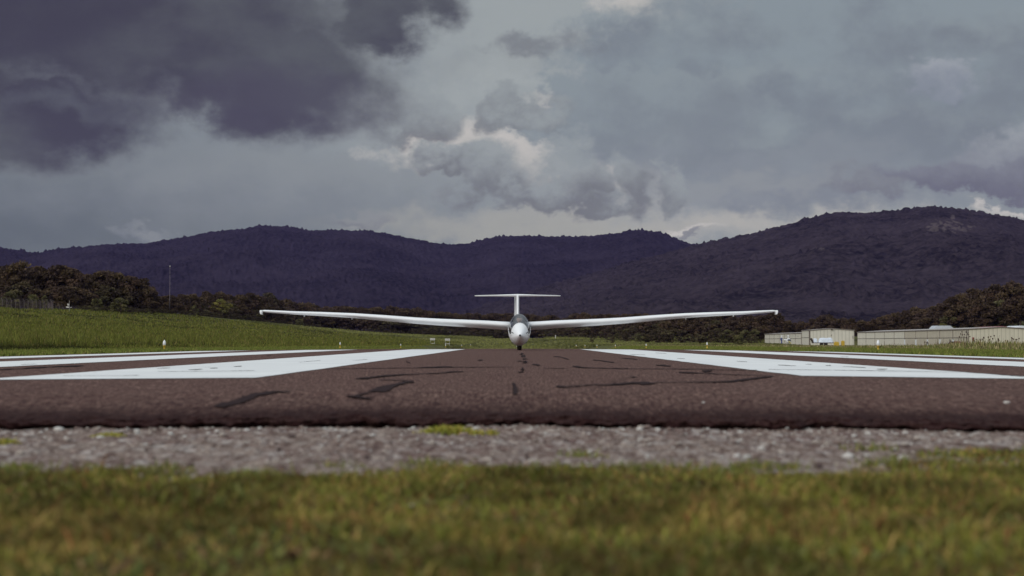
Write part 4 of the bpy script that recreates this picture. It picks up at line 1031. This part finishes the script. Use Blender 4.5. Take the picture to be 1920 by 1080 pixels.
# mast
M_FENCE0 = plain('weathered_pole', (.26, .22, .24), .7, .2)
mx_, my_ = (317.5-CX)/F*520, 520; mz = Tz(mx_, my_)
ms = empty('mast', (mx_, my_, mz), 0, 'thin grey mast with a small white light on top standing on the left bank', 'mast'); top = CH+(HY-500)/F*520-mz
b_ = MB(); b_.tube((0, 0, -.3), (0, 0, top), .07, .04, 8); b_.build('pole', M_FENCE0, ms)
b_ = MB(); b_.lathe((0, 0, top), [(.08, 0), (.15, .05), (.16, .25), (.08, .36), (.01, .38)], 12); b_.build('lamp', M_WHITE, ms, True)
# small white pole right of the glider
px_ = (1041.5-CX)/F*700; o = empty('marker_post', (px_, 700, Tz(px_, 700)), 0, 'thin white marker post in the far field just right of the glider', 'post')
b_ = MB(); b_.tube((0, 0, -.2), (0, 0, 1.4), .12, .10, 8); b_.box(-.17, .17, -.05, .05, 1.0, 1.5); b_.build('post', M_WHITE, o)
for k_ in list(o.children): k_.name = 'panel'

# fence on the crest
M_FENCE = plain('weathered_steel', (.14, .11, .11), .7, .2)
fe_ = empty('chain_link_fence', (-107, 300, 0), 0, 'tall chain-link fence with angled barbed arms running along the top of the left bank', 'fence')
M_MESH = MT('chain_link')
tr = M_MESH.n('ShaderNodeBsdfTransparent'); mx = M_MESH.n('ShaderNodeMixShader'); mx.inputs[0].default_value = .22
M_MESH.base((.20, .14, .15)); M_MESH.link(tr.outputs[0], mx.inputs[1]); M_MESH.link(M_MESH.p.outputs[0], mx.inputs[2]); M_MESH.link(mx.outputs[0], M_MESH.t.nodes['Material Output'].inputs[0])
pm0 = MB(); pm0.tube((0, 0, -.4), (0, 0, 1.95), .055, n=6); pm0.tube((0, 0, 1.95), (-.38, -.0, 2.35), .04, .03, 6)
fposts = []
for i, Y in enumerate(np.arange(288, 500, 3.0)):
    fx_ = -107-6.5*float(sm(np.float64(Y), 378, 396)); z = Tz(fx_, Y)
    if i == 0: p0 = pm0.build('post', M_FENCE, fe_); o = p0
    else: o = p0.copy(); COL.objects.link(o)
    o.parent = fe_; o.location = (fx_+107, Y-300, z); fposts.append((Y, z, fx_+107))
V = []; 
for (Y, z, q_) in fposts: V += [(q_+.03, Y-300, z-.2), (q_+.03, Y-300, z+1.95)]
mesh_np('wire_mesh', V, [(2*i, 2*i+1, 2*i+3, 2*i+2) for i in range(len(fposts)-1)], M_MESH.m, fe_)
wr_ = MB()
for k_ in range(3):
    for i in range(len(fposts)-1):
        a_, b_ = fposts[i], fposts[i+1]; dx_ = -.1-.12*k_; dzz = 2.07+.13*k_
        wr_.tube((a_[2]+dx_, a_[0]-300, a_[1]+dzz), (b_[2]+dx_, b_[0]-300, b_[1]+dzz), .012, n=3, caps=False)
wr_.build('barbed_wire', M_FENCE, fe_)
ex, ey = (127-CX)/F*378, 378.0; ez = Tz(ex, ey); o = empty('equipment_post', (ex, ey, ez), 0, 'white instrument boxes on a post beside the fence', 'equipment')
b_ = MB(); b_.tube((0.25, 0, -.2), (0.25, 0, 2.5), .05, n=6); b_.build('pole', M_ALU, o)
b_ = MB(); b_.box(-.15, .12, -.15, .1, 1.35, 1.8); b_.build('upper_box', M_WHITE, o, bevel=.02)
b_ = MB(); b_.box(-.45, .2, -.2, .15, .85, 1.15); b_.build('lower_box', M_WHITE, o, bevel=.02)
b_ = MB(); b_.box(.55, .72, -.1, .1, .85, 1.05); b_.tube((.3, 0, .95), (.56, 0, .95), .03, n=6); b_.build('side_box', M_WHITE, o)

# ------------------------------------------------------------------ hangars
def siding(name, c_, sc=3.0, axis_='y'):
    t = MT(name); mp = t.n('ShaderNodeMapping'); t.link(t.co.outputs['Object'], mp.inputs[0])
    wv = t.n('ShaderNodeTexWave', bands_direction='X' if axis_ == 'x' else 'Y'); t.link(mp.outputs[0], wv.inputs[0]); wv.inputs['Scale'].default_value = sc
    n_ = t.noise(.35, 5, .6); n2 = t.noise(1.0, 4, .6, stretch=(1, 1, .12))
    g = t.mix(t.ramp(n_, [(.35, (0,)*3), (.7, (1,)*3)]), tuple(v*.90 for v in c_), c_)
    g = t.mix(t.math('MULTIPLY', t.ramp(n2, [(.5, (0,)*3), (.75, (1,)*3)]), .25), g, tuple(v*.7 for v in c_))
    g = t.mix(t.ramp(wv.outputs['Fac'], [(.04, (1,)*3), (.16, (0,)*3)]), g, tuple(v*.72 for v in c_))
    t.base(g); t.set('Roughness', .5); t.bump(wv.outputs['Fac'], .03, .7); return t.m
WALLC = (.72, .675, .56)
M_WY = siding('beige_siding', WALLC, .35); M_WX = siding('beige_siding_end', (.66, .61, .48), .35, 'x')
M_DOOR = siding('door_sheet', (.74, .70, .60), .25); M_DOOR2 = siding('door_sheet_tan', (.58, .52, .42), .25)
M_ROOF = siding('metal_roof', (.40, .36, .33), .3); M_TRIM = plain('dark_trim', (.06, .04, .035), .6); M_TRIM2 = plain('brown_trim', (.16, .12, .10), .6)
M_SILV = plain('silver_roof', (.55, .58, .62), .35, .3); M_REDR = plain('red_roof', (.30, .05, .06), .5); M_WR = plain('white_roof', (.72, .75, .78), .45)
def gable(o, w_, l_, h, rise, wall_side, wall_end, roof, zb=-.4):
    """x in 0..w_, y in 0..l_ ; end wall with gable at y=0"""
    m1 = MB(); m1.box(0, .15, 0, l_, zb, h); m1.box(w_-.15, w_, 0, l_, zb, h); m1.build('side_wall', wall_side, o)
    m2 = MB()
    pts = [(.152, zb), (w_-.152, zb), (w_-.152, h), (w_/2, h+rise), (.152, h)]
    m2.prism(pts, .0, .15); m2.build('end_wall', wall_end, o); m2 = MB(); m2.prism(pts, l_-.15, l_); m2.build('end_wall', wall_end, o)
    m3 = MB(); ov = .22
    sl = rise/(w_/2)
    for sg in (0, 1):
        a_ = [(-ov, h-ov*sl+.02), (w_/2, h+rise+.02), (w_/2, h+rise+.08), (-ov, h-ov*sl+.08)]
        if sg: a_ = [(w_-x, z) for x, z in a_]
        m3.prism(a_, -ov, l_+ov)
    m3.build('roof', roof, o)
    m4 = MB()
    for sg in (0, 1):
        a_ = [(-ov, h-ov*sl-.10), (w_/2, h+rise-.10), (w_/2, h+rise+.015), (-ov, h-ov*sl+.015)]
        if sg: a_ = [(w_-x, z) for x, z in a_]
        m4.prism(a_, -ov+.01, -ov+.06)
    m4.box(-ov-.02, -ov+.04, -ov, l_+ov, h-ov*sl-.12, h-ov*sl+.01)
    m4.build('roof_trim', M_TRIM2, o)
def doors(o, l_, h, n, first_part=.0, mats=None, x=-.02, zb=-.3, tan_from=99, y00=0):
    """bays along the x=0 side, y from y00 to l_"""
    w_ = (l_-y00)/n
    for i in range(n):
        y0 = y00+i*w_; mt = M_DOOR2 if (n-1-i) >= tan_from else M_DOOR
        d_ = MB(); d_.box(x-.05, x, y0+.12, y0+w_-.12, zb, h-.18); d_.build('door_panel', mt, o)
    f_ = MB()
    for i in range(n+1):
        y0 = y00+i*w_; f_.box(x-.09, x-.002, max(y0-.12, y00-.0), min(y0+.12, l_), zb, h-.15)
    f_.build('door_post', M_TRIM2, o)
    g_ = MB(); g_.box(x-.085, x-.052, y00+.12, l_-.12, (h+zb)*.5+.12, (h+zb)*.5+.24); g_.box(x-.12, x-.002, y00, l_, h-.14, h-.02); g_.build('door_rail', M_TRIM, o)
# long T-hangar right
z0 = -.78
H3 = empty('hangar', (96, 354, z0), 0, 'long beige hangar with many sliding door bays and a gable end wall, at the right', 'hangar')
gable(H3, 14.6, 115, 3.75, .46, M_WY, M_WX, M_ROOF)
doors(H3, 115, 3.75, 10, tan_from=5, y00=.6)
for i, yy in enumerate([12.1, 23.5, 35, 46.4, 58]):
    dp = MB(); dp.box(-.16, -.08, yy-.9, yy+.15, -.3, 1.6); dp.build('white_jamb', M_WR, H3)
b_ = MB(); b_.box(.05, .17, -.06, -.005, -.3, 3.7); b_.build('corner_trim', M_TRIM2, H3)
b_ = MB(); b_.box(.9, 1.25, -.16, -.005, 1.15, 2.0); b_.build('red_box', plain('red_paint', (.22, .035, .03), .5), H3, bevel=.02)
b_ = MB(); b_.box(-.5, -.15, -.1, .15, 3.0, 3.25); b_.tube((-.3, 0, 3.0), (-.05, 0, 2.7), .04, n=6); b_.build('wall_lamp', M_TRIM, H3)
# middle gable hangar
H2 = empty('hangar', (84.3, 480, -.72), 0, 'smaller gable-fronted beige hangar standing between the two door-bay hangars', 'hangar')
gable(H2, 12.9, 13, 4.35, .48, M_WY, siding('pale_end', (.72, .68, .58), .3, 'x'), M_ROOF)
doors(H2, 13, 4.35, 1, y00=.5)
b_ = MB(); b_.box(-.05, .16, -.08, -.005, -.3, 4.3); b_.build('corner_trim', M_TRIM, H2)
b_ = MB(); b_.box(6.25, 6.55, -.55, -.01, 4.35, 4.7); b_.build('gable_lamp', M_TRIM, H2)
b_ = MB(); b_.box(6.2, 6.4, -.1, -.005, 2.75, 3.05); b_.build('wall_vent', M_TRIM2, H2)
b_ = MB(); b_.box(12.45, 12.6, -.1, -.005, 1.9, 2.7); b_.build('conduit_box', M_TRIM2, H2)
# far left T-hangar
H1 = empty('hangar', (84.6, 495, -.45), 0, 'farthest beige door-bay hangar on the left with the helicopter before it', 'hangar')
gable(H1, 12, 74, 3.35, .36, M_WY, M_WX, M_ROOF); doors(H1, 74, 3.35, 7, y00=.5)
# roofs behind
o = empty('shed', (107.5, 425, -.6), 0, 'shed with a silver trapezoid roof showing over the long hangar', 'shed')
b_ = MB(); b_.box(-.6, 3.6, 0, 5, 0, 4.2); b_.build('wall', M_WY, o); b_ = MB(); b_.prism([(-1.0, 4.21), (4.1, 4.21), (3.2, 5.0), (-.2, 5.0)], -.3, 5.3); b_.build('roof', M_SILV, o)
o = empty('shed', (115, 410, -.6), 0, 'building with a dull red roof line behind the long hangar ridge', 'shed')
b_ = MB(); b_.box(0, 9, 0, 16, 0, 4.2); b_.build('wall', M_WY, o); b_ = MB(); b_.prism([(-.4, 4.21), (9.4, 4.21), (9.4, 4.3), (4.5, 4.72), (-.4, 4.3)], -.3, 16.3); b_.build('roof', M_REDR, o)
o = empty('shed', (119, 395, -.6), 0, 'white roofed shed behind the hangar at the right border', 'shed')
b_ = MB(); b_.box(0, 9, 0, 10, 0, 3.8); b_.build('wall', M_WY, o); b_ = MB(); b_.prism([(-1.6, 3.81), (9.4, 3.81), (9.4, 4.7), (.8, 4.7)], -.3, 10.3); b_.build('roof', M_WR, o)

# ------------------------------------------------------------------ helicopter
hx, hy = (1478-CX)/F*450, 450.0; hz = Tz(hx, hy)+.15
he = empty('helicopter', (hx, hy, hz), R(12), 'small white helicopter with blue tail fin and yellow belly stripe parked before the far hangar', 'helicopter')
M_HW = glossy_white('helicopter_white'); M_HB = plain('blue_paint', (.05, .07, .25), .35); M_HY = plain('yellow_stripe', (.6, .5, .15), .4); M_HG = plain('smoked_window', (.04, .045, .055), .1, spec=1)
def ellip(c_, r_, n=20, m_=12, z0_=-1, z1_=1):
    mb_ = MB(); vs = []
    for i in range(m_+1):
        ph = math.asin(z0_)+(math.asin(z1_)-math.asin(z0_))*i/m_
        for j in range(n):
            t_ = 2*math.pi*j/n; vs.append((c_[0]+r_[0]*math.cos(ph)*math.cos(t_), c_[1]+r_[1]*math.cos(ph)*math.sin(t_), c_[2]+r_[2]*math.sin(ph)))
    mb_.add(vs, [(i*n+j, i*n+(j+1) % n, (i+1)*n+(j+1) % n, (i+1)*n+j) for i in range(m_) for j in range(n)]+[tuple(range(n))[::-1], tuple(m_*n+j for j in range(n))]); return mb_
ellip((0, 0, 1.15), (.62, 1.1, .68)).build('cabin', M_HW, he, True)
ellip((-.05, -.42, 1.28), (.5, .75, .42), z0_=-.6, z1_=.9).build('windscreen', M_HG, he, True)
b_ = MB(); b_.prism([(-.5, 1.0), (-.3, 1.08), (.45, .42), (.25, .38)], -1.12, -.9); b_.build('nose_stripe', M_HY, he)
b_ = MB(); b_.tube((0, .3, 1.7), (0, .3, 2.35), .16, .10, 10); b_.build('mast_fairing', M_HW, he, True)
ellip((0, .3, 2.42), (.34, .34, .2)).build('rotor_hub', M_HW, he, True)
b_ = MB(); 
for a_ in (R(20), R(200)):
    dx_, dy_ = math.cos(a_), math.sin(a_); nx_, ny_ = -dy_*.1, dx_*.1
    b_.add([(nx_, .3+ny_, 2.48), (-nx_, .3-ny_, 2.48), (dx_*3.8-nx_, .3+dy_*3.8-ny_, 2.36), (dx_*3.8+nx_, .3+dy_*3.8+ny_, 2.36), (nx_, .3+ny_, 2.52), (-nx_, .3-ny_, 2.52), (dx_*3.8-nx_, .3+dy_*3.8-ny_, 2.40), (dx_*3.8+nx_, .3+dy_*3.8+ny_, 2.40)],
           [(0, 1, 2, 3), (7, 6, 5, 4), (0, 4, 5, 1), (1, 5, 6, 2), (2, 6, 7, 3), (3, 7, 4, 0)])
b_.build('rotor_blades', M_ALU, he)
b_ = MB(); b_.tube((0, .9, 1.35), (0, 5.2, 1.6), .22, .09, 10); b_.build('tail_boom', M_HW, he, True)
b_ = MB(); b_.prism([(-.06, .45), (.06, .45), (.06, 2.4), (-.06, 2.4)], 4.9, 5.5); fn2 = b_.build('tail_fin', M_HB, he)
fn2.rotation_euler = (0, 0, 0)
b_ = MB(); b_.box(-.075, .075, 4.88, 5.5, 2.0, 2.75); b_.build('fin_tip', M_HW, fn2)
b_ = MB(); b_.lathe((-.16, 5.3, 1.6), [(.02, -.02), (.42, -.015), (.42, .015), (.02, .02)], 20, 'x'); b_.build('tail_rotor', M_HB, he)
for sg in (-1, 1):
    b_ = MB(); b_.tube((sg*.75, -1.2, .03), (sg*.75, 1.0, .03), .035, n=6)
    for yy in (-.5, .5): b_.tube((sg*.75, yy, .03), (sg*.4, yy, .65), .03, n=6)
    b_.build('skid', M_ALU, he)

# ------------------------------------------------------------------ trailer with load, tanks, tractor
tx, ty = (1545-CX)/F*440, 440.0; tz = Tz(tx, ty)+.12
tr_ = empty('flatbed_trailer', (tx, ty, tz), 0, 'dark low flatbed trailer with an upturned end parked before the gable-fronted hangar', 'trailer')
b_ = MB(); b_.box(-2.9, 2.6, 0, 2.0, .55, .75); b_.build('deck', M_TRIM, tr_, bevel=.02)
b_ = MB(); b_.prism([(-3.0, .55), (-2.75, .55), (-3.3, 1.9), (-3.5, 1.9)], 0, 1.9); b_.build('ramp', M_TRIM, tr_)
b_ = MB(); b_.tube((2.6, 1, .62), (3.9, 1, .5), .06, n=6); b_.build('tow_bar', M_TRIM, tr_)
for xx in (-.5, .5):
    for yy in (-.02, 2.02):
        b_ = MB(); b_.lathe((0, 0, 0), [(.05, -.1), (.3, -.1), (.33, 0), (.3, .1), (.05, .1)], 18); o = b_.build('wheel', M_RUB, tr_, True); o.rotation_euler = (R(90), 0, 0); o.location = (xx*1.1, yy, .3)
def crumple(w_, d_, h, seed, nx=26, ny=10):
    xs_ = np.linspace(-w_/2, w_/2, nx); ys_ = np.linspace(0, d_, ny); a_, b2 = np.meshgrid(xs_, ys_)
    z = h*(1-np.abs(a_/(w_/2))**8)*(1-np.abs((b2-d_/2)/(d_/2))**6)*(.8+.4*fbm(a_*1.3, b2*1.3, 3, seed))
    return np.stack([a_.ravel(), b2.ravel(), z.ravel()], 1), grid_faces(nx, ny)
M_TARP = plain('pale_blue_tarp', (.66, .72, .80), .35, scale=2)
v_, f_ = crumple(3.9, 1.7, 1.25, 5); o = mesh_np('tarp_load', v_, f_, M_TARP, smooth=True); o.location = (tx+.5, ty+.1, tz+.755); tag(o, 'long white tarpaulin-covered load lying on the dark flatbed', 'covered load')
v_, f_ = crumple(1.1, 1.4, 1.1, 9, 14, 8); o = mesh_np('tarp_load', v_, f_, M_TARP, smooth=True); o.location = (tx-2.35, ty+.2, tz+.755); tag(o, 'short white bundle on the flatbed beside its upturned end', 'covered load')
def barrel(px, Y, label, w_, h):
    X = (px-CX)/F*Y; o = empty('container', (X, Y, Tz(X, Y)+.0), 0, label, 'container')
    b_ = MB(); b_.box(-w_/2, w_/2, -.4, .4, .0, h); b_.build('body', M_YEL, o, bevel=.06)
    b_ = MB(); b_.box(-w_*.3, w_*.3, -.3, .3, h+.002, h+.10); b_.build('lid', M_YEL, o, bevel=.03)
    b_ = MB()
    for q in (-.25, .25): b_.box(q*w_-.03, q*w_+.03, -.43, -.403, .1, h-.08)
    b_.build('rib', M_YEL, o)
barrel(1567.5, 330, 'wide yellow container in the grass at the end of the trailer', .95, .98); barrel(1579.5, 330, 'narrower yellow container right of the wide yellow one', .62, 1.18)
kx, ky = (1789-CX)/F*330, 330.0; kz = Tz(kx, ky)+.1
kt = empty('tractor', (kx, ky, kz), R(90), 'small reddish brown tractor half hidden in grass by the hangar corner', 'tractor')
M_RED = plain('faded_red', (.16, .06, .05), .6)
b_ = MB(); b_.box(-.3, .3, -1.1, .2, .6, 1.05); b_.build('hood', M_RED, kt, bevel=.06)
b_ = MB(); b_.box(-.5, .5, .25, 1.0, .55, .9); b_.build('fender', M_RED, kt, bevel=.06)
b_ = MB(); b_.box(-.25, .25, .5, .95, .92, 1.0); b_.box(-.25, .25, .9, 1.0, 1.0, 1.4); b_.build('seat', M_DARK, kt, bevel=.03)
b_ = MB(); b_.tube((0, .05, 1.0), (0, .3, 1.35), .02, n=6); b_.lathe((0, .3, 1.35), [(.14, 0), (.18, .01), (.18, .03), (.14, .04)], 14); b_.build('steering_wheel', M_DARK, kt)
b_ = MB(); b_.tube((.1, -.8, 1.0), (.1, -.8, 1.6), .04, n=6); b_.build('exhaust', M_TRIM, kt)
for (xx, yy, rr, ww) in ((-.55, .65, .5, .13), (.55, .65, .5, .13), (-.45, -.85, .3, .08), (.45, -.85, .3, .08)):
    b_ = MB(); b_.lathe((xx, yy, rr), [(.08, -ww), (rr*.92, -ww), (rr, -ww*.5), (rr, ww*.5), (rr*.92, ww), (.08, ww)], 22, 'x'); b_.build('wheel', M_RUB, kt, True)
# tall weeds before the hangar
def weed(px, Y, h, label, seed, heads=7):
    X = (px-CX)/F*Y; r_ = random.Random(seed); o = empty('tall_weed', (X, Y, Tz(X, Y)), 0, label, 'weed', 'tall weeds before the long hangar')
    st = MB(); hd = MB(); lf = MB()
    for i in range(heads):
        bx, by = r_.uniform(-.15, .15), r_.uniform(-.15, .15); t_ = (bx+r_.uniform(-.35, .35)*h, by+r_.uniform(-.3, .3)*h*.5, h*r_.uniform(.65, 1.0))
        st.tube((bx, by, -.05), t_, .014, .009, 5); hd.lathe(t_, [(.005, -.05), (.04, -.01), (.045, .03), (.005, .07)], 8)
        for k_ in range(5):
            q = r_.uniform(.15, .85); p = Vector((bx, by, 0)).lerp(Vector(t_), q); an = r_.uniform(0, 6.28); l_ = r_.uniform(.08, .2)
            d_ = Vector((math.cos(an)*l_, math.sin(an)*l_, r_.uniform(0, .08))); s2 = Vector((-math.sin(an), math.cos(an), 0))*l_*.16
            lf.add([p, p+d_*.5+s2, p+d_, p+d_*.5-s2], [(0, 1, 2, 3)])
    st.build('stem', plain('weed_stem', (.10, .08, .04), .9), o); hd.build('seed_head', plain('weed_head', (.06, .03, .025), .9), o); lf.build('leaves', plain('weed_leaf', (.12, .11, .05), .9), o)
weed(1809, 120, 1.25, 'tallest dark-headed weed standing before the hangar corner', 1, 9)
for i, (px, h) in enumerate([(1840, .8), (1853, .85), (1868, .95), (1888, .8), (1905, .9), (1828, .7), (1735, .65)]):
    weed(px, 105+i*3, h, ['thin weed just right of the hangar corner', 'second thin weed right of the hangar corner', 'forked weed before the gable wall', 'leaning weed before the gable wall', 'thin weed at the right border', 'short weed beside the red wall box', 'short weed before the tan door bays'][i], 10+i, 4)

# ------------------------------------------------------------------ air
HAZE = True
if HAZE:
    b_ = MB(); b_.box(-4600, 4600, -60, 7300, -12, 640)
    hm_ = bpy.data.materials.new('haze'); hm_.use_nodes = True; nt = hm_.node_tree; nt.nodes.clear()
    pv = nt.nodes.new('ShaderNodeVolumePrincipled'); pv.inputs['Color'].default_value = (.42, .36, 1.0, 1); pv.inputs['Density'].default_value = 1.5e-5
    ou = nt.nodes.new('ShaderNodeOutputMaterial'); nt.links.new(pv.outputs[0], ou.inputs['Volume'])
    hz_ = b_.build('haze', hm_); tag(hz_, kind='stuff')
